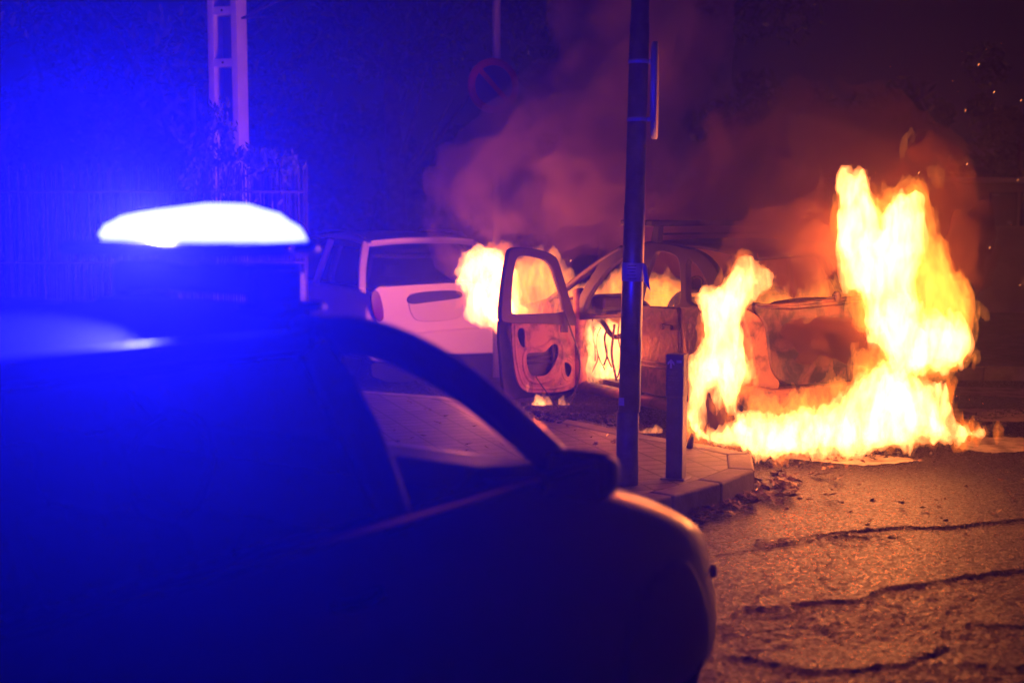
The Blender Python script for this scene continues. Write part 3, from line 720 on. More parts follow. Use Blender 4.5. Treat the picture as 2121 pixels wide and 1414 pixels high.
# roof skin
bm = bmesh.new(); gx = [-2.62, -2.5, -2.1, -1.6, -1.1, -.75, -.52, -.44]; gy = [-.62, -.56, -.4, 0, .4, .56, .62]
def rz(x, y): return 1.41+.09*(1-(abs(y)/.62)**2.6)-.05*max(0, (abs(x+1.3)-.5)/.9)**2
top = [[bm.verts.new((x, y, rz(x, y))) for y in gy] for x in gx]
for a, b in zip(top, top[1:]):
    for k in range(len(gy)-1): bm.faces.new((a[k], b[k], b[k+1], a[k+1]))
me = bpy.data.meshes.new('roof'); bm.to_mesh(me); bm.free(); roof = link_mesh('roof', me, mat('darkened_police_paint', (.006, .006, .010), .6, spec=.04), pc)  # same paint as the body, darkened to hold down the beacon's light here
m = roof.modifiers.new('s', 'SUBSURF'); m.levels = m.render_levels = 2; m = roof.modifiers.new('t', 'SOLIDIFY'); m.thickness = .03; m.offset = -1; evaluated(roof); roof.data.polygons.foreach_set('use_smooth', [True]*len(roof.data.polygons))
for s in (-1, 1):
    mb = MB(); mb.tube(smooth_line(mir([(.2, .80, .97), (.02, .785, 1.1), (-.22, .715, 1.29), (-.46, .63, 1.415), (-.7, .61, 1.425)], s)), .05, 12, flat=(1.0, 1.0)); mb.build('windscreen_pillar', POLICE, pc, True)
    mb = MB(); mb.tube(smooth_line(mir([(-.5, .62, 1.41), (-1.2, .615, 1.425), (-2.0, .61, 1.42), (-2.6, .6, 1.37)], s)), .03, 10); mb.build('roof_rail', POLICE, pc, True)
    mb = MB(); mb.tube(smooth_line(mir([(-.60, .82, .95), (-.64, .75, 1.2), (-.70, .62, 1.42)], s)), .05, 10, flat=(1, .5)); mb.build('door_pillar', DARKP, pc, True)
    mb = MB(); mb.tube(smooth_line(mir([(-2.25, .82, .96), (-2.3, .72, 1.25), (-2.42, .61, 1.40)], s)), .11, 10, flat=(1, .4), upv=(0, 1, 0)); mb.build('rear_pillar', POLICE, pc, True)
    for nm, q, gm in (('front_side_window', [(.06, .8, 1.0), (-.6, .8, 1.0), (-.68, .63, 1.40), (-.5, .635, 1.395)], GLASSM), ('rear_side_window', [(-.62, .8, 1.0), (-2.25, .8, 1.0), (-2.35, .63, 1.38), (-.70, .63, 1.40)], TINT)):
        mb = MB(); mb.quad(mir(q, s)); mb.build(nm, gm, pc)
    mb = MB(); mb.tube(mir([(.12, .845, .985), (-2.3, .845, .985)], s), .012, 8); mb.build('window_seal', DARKP, pc, True)
    h_ = MB(); h_.tube(smooth_line(mir([(-.72, .862, .84), (-.74, .895, .84), (-.86, .9, .84), (-.88, .862, .84)], s)), .014, 8); h_.build('door_handle', DARKP, pc, True)
    h_ = MB(); h_.tube(smooth_line(mir([(-1.72, .862, .85), (-1.74, .895, .85), (-1.86, .9, .85), (-1.88, .862, .85)], s)), .014, 8); h_.build('door_handle', DARKP, pc, True)
    # mirror
    mm = MB(); mm.tube(smooth_line(mir([(.0, .84, .98), (.02, .9, .985)], s)), .03, 10); mmm = mm.build('door_mirror', DARKP, pc, True)
    bm = bmesh.new(); bmesh.ops.create_cube(bm, size=1)
    bmesh.ops.scale(bm, vec=(.13, .21, .15), verts=bm.verts)
    for v in bm.verts:
        if v.co.x > 0: v.co.y *= .72; v.co.z *= .7
    me = bpy.data.meshes.new('housing'); bm.to_mesh(me); bm.free(); hsg = link_mesh('housing', me, DARKP, mmm); hsg.location = (.01, s*.985, 1.02)
    m = hsg.modifiers.new('b', 'BEVEL'); m.width = .035; m.segments = 3; m2 = hsg.modifiers.new('s', 'SUBSURF'); m2.levels = m2.render_levels = 1; evaluated(hsg); hsg.data.polygons.foreach_set('use_smooth', [True]*len(hsg.data.polygons))
    g = MB(); g.box((-.062, s*.985, 1.02), (.006, .165, .115), bevel=.002); g.build('mirror_glass', mat('mirror_glass', (.6, .6, .6), .05, metal=1), mmm)
mb = MB(); mb.quad([(.1, -.76, 1.0), (.1, .76, 1.0), (-.48, .6, 1.41), (-.48, -.6, 1.41)]); mb.build('windscreen', GLASSM, pc)
mb = MB(); mb.quad([(-2.75, -.7, 1.0), (-2.75, .7, 1.0), (-2.58, .58, 1.37), (-2.58, -.58, 1.37)]); mb.build('rear_window', TINT, pc)
mb = MB(); mb.prism([(.22, -.74, .9), (.15, -.74, 1.0), (-.12, -.72, 1.03), (-.22, -.7, .98), (-.2, -.7, .8)], (0, 1.46, 0)); mb.build('dashboard', DARKP, pc)
for y in (-.36, .36):
    st = empty('seat', (-.72, y, .4)); st.parent = pc
    mb = MB(); mb.box((0, 0, 0), (.5, .5, .16), bevel=.04); mb.build('cushion', SEATF, st)
    mb = MB(); mb.box((-.32, 0, .33), (.14, .48, .62), Matrix.Rotation(R(-14), 3, 'Y'), bevel=.05); mb.build('backrest', SEATF, st)
    mb = MB(); mb.box((-.44, 0, .74), (.1, .26, .17), Matrix.Rotation(R(-10), 3, 'Y'), bevel=.035)
    for q in (-.06, .06): mb.tube([(-.42, q, .55), (-.44, q, .7)], .008, 6)
    mb.build('headrest', SEATF, st)
mb = MB(); pts = [Vector((-.28+.06*math.sin(a), .36+.18*math.cos(a), .93+.17*math.sin(a))) for a in [k*math.pi/12 for k in range(25)]]; mb.tube(pts, .014, 8); mb.build('steering_wheel', DARKP, pc, True)
mb = MB(); mb.box((-.36, .0, 1.33), (.03, .22, .06), bevel=.01); mb.build('rear_view_mirror', DARKP, pc)
for s in (-1, 1):
    mb = MB(); mb.lathe([(0, -.02), (.07, -.015), (.08, .01), (.06, .04), (0, .05)], Matrix.Translation((1.40, s*.42, .45)) @ Matrix.Rotation(R(80), 4, 'Y') @ Matrix.Rotation(R(-s*25), 4, 'X'), 24); mb.build('headlight', PLATEM, pc, True)
    mb = MB(); mb.lathe([(0, 0), (.022, .002), (.02, .016), (0, .022)], Matrix.Translation((.995, s*.862, .52)) @ Matrix.Rotation(R(-90*s), 4, 'X'), 14); mb.build('side_indicator', mat('amber_glass', (.6, .22, .03), .2), pc, True)
# light bar
bx = -.52; LB = .20; bz = 1.675
bar = empty('light_bar', (bx, 0, 0)); bar.parent = pc
prof = [(-LB, .025), (-LB+.01, .042), (-.16, .054), (-.08, .062), (.02, .07), (.12, .078), (.22, .076), (.29, .062), (.335, .036), (.355, .01), (.362, -.015)]
def lens(name, m, sc, z0, zs, parent):
    mb = MB(); n = 14; rings = []
    for y, t in prof:
        yy = -y; wd = .13*(1-.5*max(0, (abs(y)-.2)/.25)**3)
        rings.append([mb.bm.verts.new((math.cos(a)*wd*sc, yy*sc, z0+(t*zs*max(0, math.sin(a))**.7 if math.sin(a) > 0 else 0)-(0.012 if math.sin(a) <= 0 else 0))) for a in [k*2*math.pi/n for k in range(n)]])
    for a, b in zip(rings, rings[1:]):
        for k in range(n): mb.bm.faces.new((a[k], a[(k+1) % n], b[(k+1) % n], b[k]))
    mb.bm.faces.new(rings[0]); mb.bm.faces.new(rings[-1])
    bmesh.ops.recalc_face_normals(mb.bm, faces=mb.bm.faces)
    o = mb.build(name, m, parent, True); return o
BEACON = emit('lit_blue_lens', (.030, .033, 1.0), 38.0)
lens('blue_lens', BEACON, 1.0, bz-.012, 1.12, bar)
mb = MB(); mb.box((-.06, -.085, bz-.045), (.42, .58, .04), bevel=.018); mb.build('bar_base', mat('bar_base_grey', (.12, .12, .14), .25, coat=.4), bar)  # base plate, widened rearwards into a lip that shades the roof from the beam
mb = MB(); mb.box((0, -.085, bz-.125), (.2, .54, .085), bevel=.02); mb.build('bar_tray', mat('bar_tray_black', (.04, .04, .05), .25, coat=.3), bar)
for s in (-1, 1):
    mb = MB(); mb.box((0, -.085+s*.26, 1.52), (.18, .05, .11), bevel=.012); mb.box((0, -.085+s*.28, 1.475), (.22, .12, .03), bevel=.01); mb.build('bracket', mat('bracket_metal', (.3, .3, .33), .25, metal=.9), bar)
mb = MB(); mb.lathe([(0, 0), (.012, .004), (.012, .014), (0, .018)], Matrix.Translation((0, -.385, bz-.04)) @ Matrix.Rotation(R(90), 4, 'X'), 12); mb.build('end_lamp', REDL, bar)

# ------------------------------------------------------------------ white hatchback
wa = R(118); Wo = Vector((-.74, 14.1))
wc = empty('white_hatchback', (Wo.x, Wo.y, 0), wa, 'white hatchback parked behind, its tail facing us, left of the burning car', 'car')
wf = Vector((math.cos(wa), math.sin(wa), 0)); wl_ = Vector((-math.sin(wa), math.cos(wa), 0))
def wback(x, y, off=0.0):
    p = onp(x, y, (Wo.x+wf.x*off, Wo.y+wf.y*off, 0), wf); d = p-Vector((Wo.x, Wo.y, 0)); return (d.dot(wl_), p.z)   # local y, z
Ww = [(0, .74), (.1, .78), (.5, .82), (3.2, .82), (3.6, .74), (3.8, .55)]
def wsec(x):
    W = interp(Ww, x); S = interp([(0, .84), (.15, .90), (2.6, .92), (3.3, .8), (3.8, .6)], x); Bz = interp([(0, .30), (.2, .2), (3.8, .22)], x); h = S-Bz
    return [(0, Bz), (W*.9, Bz), (W*.98, Bz+.05), (W, Bz+.4*h), (W*.995, Bz+.75*h), (W*.95, S-.02), (W*.88, S), (0, S+.02)]
wb_ = loft('body', [0, .04, .15, .4, .9, 1.6, 2.4, 3.0, 3.4, 3.7, 3.8], wsec, WHITEP, wc, 2)
cut(wb_, [cyl_cutter(.72, .29, .33, -1.2, -.55, wc), cyl_cutter(.72, .29, .33, .55, 1.2, wc), cyl_cutter(3.1, .29, .33, -1.2, -.55, wc), cyl_cutter(3.1, .29, .33, .55, 1.2, wc)])
for xx in (.72, 3.1):
    for s in (-1, 1): wheel(wc, xx, s*.72, .29, s)
def gsec(x):
    W = interp([(.03, .76), (.3, .7), (2.8, .74)], x); T = interp([(.03, .95), (.42, 1.33), (1.2, 1.4), (1.9, 1.37), (2.8, .95)], x); Wt_ = W-.16*(T-.9)/.45
    return [(0, .88), (W, .88), (W, .92), (W-.5*(W-Wt_), .92+.5*(T-.92)), (Wt_, T-.02), (Wt_*.85, T), (0, T+.012)]
loft('cabin_glass', [.03, .12, .3, .42, .8, 1.3, 1.9, 2.3, 2.8], gsec, CARGLASS, wc, 1).data.polygons.foreach_set('use_smooth', [True]*0 or [True]*len(bpy.data.meshes['cabin_glass'].polygons))
mb = MB()
gx = [.34, .45, .9, 1.5, 2.0]; gy = [-.6, -.5, -.3, 0, .3, .5, .6]
T = [[mb.bm.verts.new((x, y, interp([(.34, 1.34), (.45, 1.36), (1.2, 1.43), (2.0, 1.38)], x)+.03*(1-(y/.6)**2)-.01)) for y in gy] for x in gx]
for a, b in zip(T, T[1:]):
    for k in range(6): mb.bm.faces.new((a[k], b[k], b[k+1], a[k+1]))
rf = mb.build('roof', WHITEP, wc, True); m = rf.modifiers.new('s', 'SOLIDIFY'); m.thickness = .03; m.offset = 0; evaluated(rf)
for s in (-1, 1):
    mb = MB(); mb.tube(smooth_line(mir([(.03, .79, .9), (.2, .72, 1.12), (.4, .6, 1.34)], s)), .05, 10, flat=(1.2, .6)); mb.build('rear_pillar', WHITEP, wc, True)
    mb = MB(); mb.tube(smooth_line(mir([(1.3, .8, .9), (1.32, .7, 1.15), (1.35, .6, 1.36)], s)), .035, 8); mb.build('door_pillar', WHITEP, wc, True)
    mb = MB(); mb.tube(smooth_line(mir([(.5, .56, 1.40), (.7, .57, 1.45), (1.5, .57, 1.47), (1.9, .56, 1.41)], s)), .011, 8); mb.build('roof_rail', SIGNG, wc, True)
mb = MB(); mb.tube(smooth_line([(.36, -.56, 1.345), (.3, -.3, 1.37), (.29, 0, 1.375), (.3, .3, 1.37), (.36, .56, 1.345)]), .028, 8, flat=(1.6, .6)); mb.build('rear_spoiler', WHITEP, wc, True)
def wplate(name, pts, thick, off, m, it=2, bev=.006):
    ol = [wback(x, y, off) for x, y in pts]; ol = smooth_poly(ol, it) if it else ol
    return plate(name, [[(-a, b) for a, b in ol]], thick, frame((off, 0, 0), (0, -1, 0), (0, 0, 1), (-1, 0, 0)), m, wc, bev)
tg = wplate('tailgate', [(772, 598), (800, 594), (990, 584), (1004, 600), (1010, 655), (1003, 676), (985, 681), (870, 690), (800, 694), (783, 680), (776, 640)], .02, -.02, WHITEP)
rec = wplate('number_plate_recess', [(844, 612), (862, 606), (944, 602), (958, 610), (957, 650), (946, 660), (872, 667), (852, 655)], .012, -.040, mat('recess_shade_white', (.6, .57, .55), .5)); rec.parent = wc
wplate('boot_handle_trim', [(842, 622), (850, 610), (880, 604), (940, 601), (958, 606), (956, 616), (930, 620), (880, 626), (850, 630)], .012, -.050, DARKP, 2, .003)
wplate('bumper', [(760, 700), (870, 692), (1010, 680), (1048, 690), (1046, 722), (1020, 728), (870, 730), (800, 742), (760, 745)], .09, -.055, WHITEP, 2, .02)
wplate('lower_bumper', [(765, 744), (870, 734), (1020, 731), (1044, 738), (1040, 778), (900, 790), (770, 790)], .06, -.03, DARKP, 1, .01)
for pts in ([(768, 604), (782, 602), (790, 630), (794, 660), (782, 668), (770, 640)], [(1008, 590), (1032, 590), (1038, 640), (1030, 664), (1014, 655)]):
    wplate('tail_light', pts, .03, -.03, REDL, 2, .006)
mb = MB(); mb.tube([(.1, 0, 1.0), (.22, .22, 1.02), (.25, .45, 1.06)], .007, 6); mb.build('rear_wiper', DARKP, wc)
mb = MB(); mb.tube([(1.75, 0, 1.4), (1.55, 0, 1.75)], .003, 5); mb.build('aerial', DARKP, wc)

# ------------------------------------------------------------------ burning car
P0 = Vector((1.52, 10.4, 0)); hd = Vector((-.479, .878, 0)); nL = Vector((-.878, -.479, 0)); Ob = P0-nL*.8
ba = math.atan2(hd.y, hd.x)
bc = empty('burning_car', (Ob.x, Ob.y, 0), ba, 'gutted hatchback on fire with its front door hanging open, seen from its rear corner', 'car')
def b_side(x, y, yl=.8, tumble=.30):
    """photo pixel -> local (x, y, z) on the car's left flank (leaning in above the belt)"""
    nz = Vector((0, 0, 1)); n = nL+nz*tumble; P = Ob+nL*yl+nz*.92
    p = onp(x, y, P, n)
    if p.z < .92: p = onp(x, y, Ob+nL*yl, nL)
    d = p-Ob; return Vector((d.dot(hd), d.dot(nL), d.z))
def b_back(x, y, lx=-.46):
    p = onp(x, y, Ob+hd*lx, hd); d = p-Ob; return Vector((d.dot(hd), d.dot(nL), d.z))
def b_world(v): return Ob+hd*v[0]+nL*v[1]+Vector((0, 0, v[2]))
def flank_y(z): return .8-.30*max(0, z-.92)
# left greenhouse frame
outer = [(1190, 662), (1199, 630), (1220, 588), (1246, 547), (1270, 523), (1300, 508), (1345, 503), (1385, 505), (1420, 513), (1450, 521), (1476, 540), (1494, 570), (1510, 600), (1530, 634), (1420, 641), (1300, 655), (1210, 660)]
wf1 = [(1210, 655), (1216, 630), (1234, 594), (1257, 562), (1281, 542), (1300, 531), (1334, 521), (1320, 575), (1313, 612), (1309, 650)]
wf2 = [(1327, 645), (1330, 612), (1338, 580), (1350, 545), (1361, 521), (1372, 518), (1396, 523), (1409, 531), (1414, 546), (1417, 600), (1413, 638)]
wf3 = [(1426, 531), (1444, 543), (1458, 560), (1470, 582), (1474, 600), (1470, 631), (1428, 634), (1425, 600)]
def side2d(pts, it=1):
    l = [b_side(x, y) for x, y in pts]; l = [(p.x, p.z) for p in l]; return smooth_poly(l, it) if it else l
def warpL(co): co.y += flank_y(co.z)-.8; return co
Ms = frame((0, .8, 0), (1, 0, 0), (0, 0, 1), (0, -1, 0))
gh = plate('window_frame', [side2d(outer), side2d(wf1), side2d(wf2), side2d(wf3)], .035, Ms, CHAR, bc, .008, warpL)
# the same frame on the far side
me = gh.data.copy()
for v in me.vertices: v.co.y = -v.co.y
me.flip_normals(); o = bpy.data.objects.new('window_frame', me); COL.objects.link(o); o.parent = bc
# forward rail of the A pillar
mb = MB(); mb.tube(smooth_line([b_side(x, y) for x, y in [(1140, 622), (1168, 601), (1213, 566), (1250, 538), (1290, 515)]]), .033, 10, flat=(.8, 1)); mb.build('windscreen_pillar', CHAR, bc, True)
# flank below the belt
arc = [(.36*math.cos(a)-0.0, .31+.36*math.sin(a)) for a in [k*math.pi/12 for k in range(13)]]
low = [(.36, .22), (1.02, .22), (1.02, .93), (.47, .955), (0, .99), (-.3, 1.0), (-.44, .99), (-.47, .8), (-.46, .38), (-.36, .36)]
flank = [(-.36, .31)] + [(-x, z) for x, z in arc[1:-1]] + low[:-1]
gq = [(.455, .24), (.455, .95), (0, .985), (-.3, 1.0), (-.42, .99), (-.45, .85), (-.44, .45), (-.40, .36), (-.37, .31)] + [(-a, b) for a, b in arc[1:-1]] + [(.40, .24)]
def bodyW(co):
    z = co.z; co.y += -.05*max(0, (.45-z)/.25)**2*(1 if co.y > 0 else -1) ; return co
q = plate('rear_quarter', [gq], .04, Ms, BURNT, bc, .01, bodyW)
mb = MB()
for k, (px_, py_) in enumerate([(0, 0)]): pass
lip = [(-.37*math.cos(a), .815, .31+.37*math.sin(a)) for a in [k*math.pi/14 for k in range(15)]]; mb.tube(lip, .014, 8); mb.build('arch_lip', BURNT, bc, True)
rd = plate('rear_door', [[(.475, .255), (1.0, .255), (1.0, .925), (.475, .945)]], .05, frame((0, .805, 0), (1, 0, 0), (0, 0, 1), (0, -1, 0)), BURNT, bc, .012, bodyW)
mb = MB(); mb.box((.60, .845, .80), (.12, .02, .035), bevel=.006); mb.tube([(.66, .835, .80), (.66, .86, .80)], .022, 12); mb.build('door_handle', CHAR, rd)
mb = MB()
for zz_ in (.47, .505): mb.tube([(.48, .833, zz_), (1.0, .833, zz_)], .007, 6)
mb.build('trim_groove', SOOT, rd)
mb = MB(); mb.tube([(.38, .79, .185), (2.0, .79, .185)], .055, 10, flat=(1, .8)); mb.build('sill', BURNT, bc, True)
mb = MB(); mb.tube(smooth_line([(1.03, .79, .2), (1.04, .79, .9), (1.0, .77, .95)]), .045, 8); mb.build('centre_pillar', CHAR, bc, True)
mb = MB(); mb.tube(smooth_line([(1.96, .78, .2), (1.98, .79, .55), (1.97, .79, .9), (2.02, .77, 1.0)]), .06, 10); mb.build('hinge_pillar', BURNP, bc, True)
# right flank, roof, floor, bulkhead
o = plate('right_flank', [[(.40, .24), (1.96, .24), (1.98, .93), (.45, .95), (-.42, .99), (-.44, .45)] + [(-.37, .31)] + [(-a, b) for a, b in arc[1:-1]]], .04, frame((0, -.8, 0), (1, 0, 0), (0, 0, 1), (0, -1, 0)), BURNT, bc, .01)
mb = MB(); ry = [-.66, -.5, -.2, .2, .5, .66]; rx = [-.22, 0, .4, .9, 1.3, 1.55]
zt = {-.22: 1.36, 0: 1.40, .4: 1.435, .9: 1.445, 1.3: 1.43, 1.55: 1.39}
T = [[mb.bm.verts.new((x, y, zt[x]+.03*(1-(y/.66)**2)-.02)) for y in ry] for x in rx]
for a, b in zip(T, T[1:]):
    for k in range(5): mb.bm.faces.new((a[k], b[k], b[k+1], a[k+1]))
rf = mb.build('roof', SOOT, bc, True); m = rf.modifiers.new('s', 'SOLIDIFY'); m.thickness = .03; m.offset = 0; evaluated(rf)
mb = MB(); mb.box((.8, 0, .24), (2.4, 1.45, .05)); mb.build('floor_pan', SOOT, bc)
mb = MB(); mb.box((2.02, 0, .62), (.04, 1.45, .66)); mb.box((1.85, 0, .9), (.2, 1.4, .12), bevel=.03); mb.build('bulkhead', SOOT, bc)
# tailgate side
Mb = frame((0, 0, 0), (0, -1, 0), (0, 0, 1), (-1, 0, 0))
def back2d(pts, lx, it=2):
    l = [b_back(x, y, lx) for x, y in pts]; l = [(-p.y, p.z) for p in l]; return smooth_poly(l, it) if it else l
def bplate(name, outs, thick, lx, m, it=2, bev=.012, par=None):
    return plate(name, [back2d(p, lx, it) for p in outs], thick, frame((lx, 0, 0), (0, -1, 0), (0, 0, 1), (-1, 0, 0)), m, par or bc, bev)
bplate('corner_column', [[(1530, 640), (1546, 648), (1562, 655), (1573, 668), (1579, 690), (1583, 735), (1594, 770), (1606, 792), (1600, 806), (1570, 812), (1552, 800), (1553, 760), (1551, 735), (1549, 700), (1540, 676)]], .07, -.45, BURNP, 2, .012)
tgb = bplate('tailgate', [[(1560, 628), (1585, 634), (1640, 630), (1700, 623), (1745, 619), (1830, 611), (1908, 604), (1912, 700), (1906, 745), (1880, 770), (1760, 785), (1700, 790), (1640, 794), (1618, 789), (1603, 778), (1593, 755), (1589, 720), (1587, 690), (1580, 664), (1568, 648)]], .04, -.48, BURNT, 2, .012)
mb = MB(); p1 = b_back(1622, 715, -.5); 
mb.tube([b_back(1566, 636, -.505), b_back(1640, 637, -.51), b_back(1740, 627, -.51), b_back(1905, 611, -.505)], .016, 8); mb.build('belt_ridge', BURNT, tgb, True)
mb = MB(); mb.tube([b_back(x, y, -.505) for x, y in [(1640, 690), (1700, 686), (1790, 678), (1840, 676)]], .010, 8); mb.tube([b_back(x, y, -.505) for x, y in [(1668, 700), (1672, 740), (1690, 760), (1760, 758), (1830, 748)]], .009, 8); mb.build('pressed_edge', BURNT, tgb, True)
p = b_back(1733, 618, -.5); mb = MB(); mb.lathe([(0, -.05), (.03, -.045), (.035, 0), (.02, .03), (0, .035)], Matrix.Translation(p+Vector((0, 0, .02))) , 16); mb.tube([p+Vector((0, .11, .0)), p+Vector((-.01, 0, .015))], .008, 6); mb.build('wiper_motor', CHAR, tgb)
bplate('rear_bumper', [[(1536, 800), (1600, 812), (1640, 806), (1905, 782), (1905, 830), (1720, 862), (1590, 855), (1540, 836)]], .09, -.49, BURNP, 1, .02)
for s in (-1, 1):
    wheel(bc, 0, s*.70, .29, s, .19, SOOT, RUBBER); 
wheel(bc, 2.55, -.7, .29, -1, .19, SOOT, RUBBER)
wheel(bc, 2.55, .7, .29, 1, .19, SOOT, RUBBER)
# front end
for s in (-1, 1):
    plate('front_wing', [[(2.03, .24), (2.03, .92), (2.5, .9), (3.1, .78), (3.3, .6), (3.3, .35), (2.92, .31)] + [(2.55+.36*math.cos(a), .31+.36*math.sin(a)) for a in [k*math.pi/10 for k in range(1, 10)]] + [(2.18, .3)]], .04, frame((0, s*.78, 0), (1, 0, 0), (0, 0, 1), (0, -1, 0)), BURNT, bc, .01)
mb = MB(); mb.prism([(2.1, -.72, .93), (3.2, -.66, .74), (3.2, .66, .74), (2.1, .72, .93)], (0, 0, .03)); mb.build('bonnet', BURNT, bc)
mb = MB(); mb.box((3.3, 0, .5), (.12, 1.4, .34), bevel=.04); mb.build('front_bumper', SOOT, bc)
# seats (burnt frames) and grab handle
for lx, ly in ((1.05, .36), (1.05, -.36)):
    mb = MB(); mb.tube(smooth_line([(lx-.02, ly-.24, .5), (lx-.1, ly-.25, .85), (lx-.14, ly-.2, 1.02), (lx-.15, ly, 1.06), (lx-.14, ly+.2, 1.02), (lx-.1, ly+.25, .85), (lx-.02, ly+.24, .5)]), .022, 8)
    mb.prism([(lx-.12, ly-.22, .5), (lx-.16, ly-.2, 1.0), (lx-.16, ly+.2, 1.0), (lx-.12, ly+.22, .5)], (.02, 0, 0))
    mb.tube(smooth_line([(lx-.15, ly-.06, 1.05), (lx-.16, ly-.06, 1.16), (lx-.16, ly+.06, 1.16), (lx-.15, ly+.06, 1.05)], 2), .009, 6)
    mb.tube([(lx-.1, ly-.2, .5), (lx+.3, ly-.2, .42)], .02, 6); mb.tube([(lx-.1, ly+.2, .5), (lx+.3, ly+.2, .42)], .02, 6); mb.build('seat_frame', SOOT, bc)
mb = MB(); mb.tube(smooth_line([(-.02, -.5, .6), (-.06, -.52, .98), (-.06, 0, 1.03), (-.06, .52, .98), (-.02, .5, .6)]), .025, 8); mb.build('rear_seat_frame', SOOT, bc, True)
mb = MB(); q0 = b_side(1337, 560, .74); mb.tube(smooth_line([q0, q0+Vector((0, 0, -.06)), q0+Vector((-.03, 0, -.1)), q0+Vector((.02, 0, -.1)), q0+Vector((0, 0, -.05))], 1), .008, 6); mb.build('belt_anchor', CHAR, bc)
# roof rack
rk = empty('roof_rack', (0, 0, 0)); rk.parent = bc
for lx in (1.12, 1.5):
    mb = MB(); mb.box((lx, 0, 1.585), (.09, 1.34, .045), bevel=.008); mb.build('crossbar', SOOT, rk)
    for s in (-1, 1):
        mb = MB(); mb.prism([(lx-.05, s*.62, 1.42), (lx+.05, s*.62, 1.42), (lx+.035, s*.6, 1.57), (lx-.035, s*.6, 1.57)], (0, -s*.05, 0)); mb.build('foot', SOOT, rk)
mb = MB(); mb.box((1.12, 0, 1.50), (.03, 1.2, .018)); mb.build('tie_rod', SOOT, rk)
# open front door: plane through the hinge
Hn = b_world(Vector((1.97, .84, 0))); ed = Vector((-.727, -.687, 0)).normalized(); nd = Vector((ed.y, -ed.x, 0))    # nd points towards the camera's right (inner face)
if nd.dot(Hn) > 0: nd = -nd
Hl = Matrix.Rotation(-ba, 3, 'Z')
def dloc(v): return Hl @ v
door = empty('front_door', (0, 0, 0)); door.parent = bc; door['label'] = 'front door burnt to bare metal, swung wide open'
door.location = Hl @ (Hn-Ob)
Md = frame((0, 0, 0), dloc(ed), (0, 0, 1), dloc(nd))
def d2(pts, it=1, off=0.0):
    l = []
    for x, y in pts:
        p = onp(x, y, Hn+nd*off, nd)-Hn; l.append((p.dot(ed), p.z))
    return smooth_poly(l, it) if it else l
def doff(d): return Matrix.Translation(dloc(nd)*d) @ Md
frame_out = [(1057, 515), (1080, 514), (1118, 519), (1147, 530), (1155, 545), (1166, 580), (1176, 615), (1185, 645), (1196, 672), (1180, 672), (1120, 668), (1040, 668), (1036, 655), (1040, 610), (1046, 565), (1052, 530)]
frame_in = [(1066, 534), (1078, 527), (1105, 530), (1130, 537), (1143, 551), (1154, 583), (1163, 610), (1168, 640), (1168, 650), (1110, 652), (1060, 653), (1056, 645), (1057, 600), (1061, 560)]
plate('window_frame', [d2(frame_out), d2(frame_in)], .035, doff(-.01), CHAR, door, .008)
skin = [(1034, 655), (1100, 655), (1190, 657), (1196, 700), (1201, 745), (1203, 775), (1196, 800), (1175, 813), (1100, 820), (1046, 827), (1040, 795), (1036, 740), (1032, 700)]
plate('outer_skin', [d2(skin, 1, -.085)], .02, doff(-.085), SOOT, door, .008)
mb = MB(); 
for a, b in zip(d2(skin, 0), d2(skin, 0)[1:]+d2(skin, 0)[:1]):
    pass
A = [doff(-.09) @ Vector((a, b, 0)) for a, b in d2(skin, 1, -.09)]; Bq = [doff(-.01) @ Vector((a, b, 0)) for a, b in d2(skin, 1, -.01)]
va = [mb.bm.verts.new(p) for p in A]; vb = [mb.bm.verts.new(p) for p in Bq]
for k in range(len(va)): mb.bm.faces.new((va[k], va[(k+1) % len(va)], vb[(k+1) % len(va)], vb[k]))
eb = mb.build('edge_band', CHAR, door)
inner = [(1058, 658), (1120, 656), (1188, 657), (1194, 700), (1199, 745), (1200, 775), (1193, 798), (1172, 810), (1120, 814), (1085, 810), (1070, 790), (1062, 740), (1060, 700)]
h1 = [(1073, 679), (1084, 678), (1087, 690), (1087, 715), (1088, 721), (1080, 719), (1074, 708), (1070, 692)]
h2 = [(1090, 730), (1105, 729), (1127, 729), (1136, 720), (1144, 712), (1151, 711), (1157, 718), (1156, 735), (1150, 752), (1140, 770), (1128, 779), (1108, 780), (1097, 776), (1092, 764), (1089, 746)]
h3 = [(1168, 748), (1176, 750), (1184, 758), (1184, 770), (1178, 783), (1170, 776), (1168, 760)]
inn = [d2(inner, 2), d2(h1, 1), d2(h2, 1), d2(h3, 1)]
rndh = random.Random(8)
for (x, y, r) in [(1081, 662, 2), (1095, 662, 1.3), (1108, 663, 1.5), (1120, 663, 1.2), (1133, 663, 1.3), (1142, 666, 2), (1146, 683, 1.4), (1139, 687, 1.3), (1095, 700, 1.6), (1090, 703, 1.4), (1083, 726, 1.4), (1077, 728, 1.2), (1183, 695, 2), (1190, 717, 2), (1193, 733, 2), (1160, 795, 2), (1085, 762, 1.2), (1080, 675, 1.2), (1175, 672, 1.6), (1145, 694, 1.5)]:
    inn.append(d2([(x+r*math.cos(a), y+r*1.1*math.sin(a)) for a in [k*math.pi/4 for k in range(8)]], 0))
plate('inner_panel', inn, .004, doff(0.0), BURNP, door, .004)
def ridge(pts, rr, nm='pressed_rib', m=None, off=.004, fl=(1, .55)):
    mb = MB(); l = [Md @ Vector((a, b, off)) for a, b in d2(pts, 0)]; mb.tube(smooth_line(l, 2), rr, 8, flat=fl, upv=dloc(nd)); mb.build(nm, m or BURNP, door, True)
ridge([(1088, 724), (1100, 722), (1120, 721), (1132, 712), (1140, 703), (1152, 701), (1163, 710), (1166, 730), (1162, 755), (1150, 778), (1135, 790), (1110, 794), (1093, 787), (1084, 765), (1082, 740), (1088, 724)], .016)
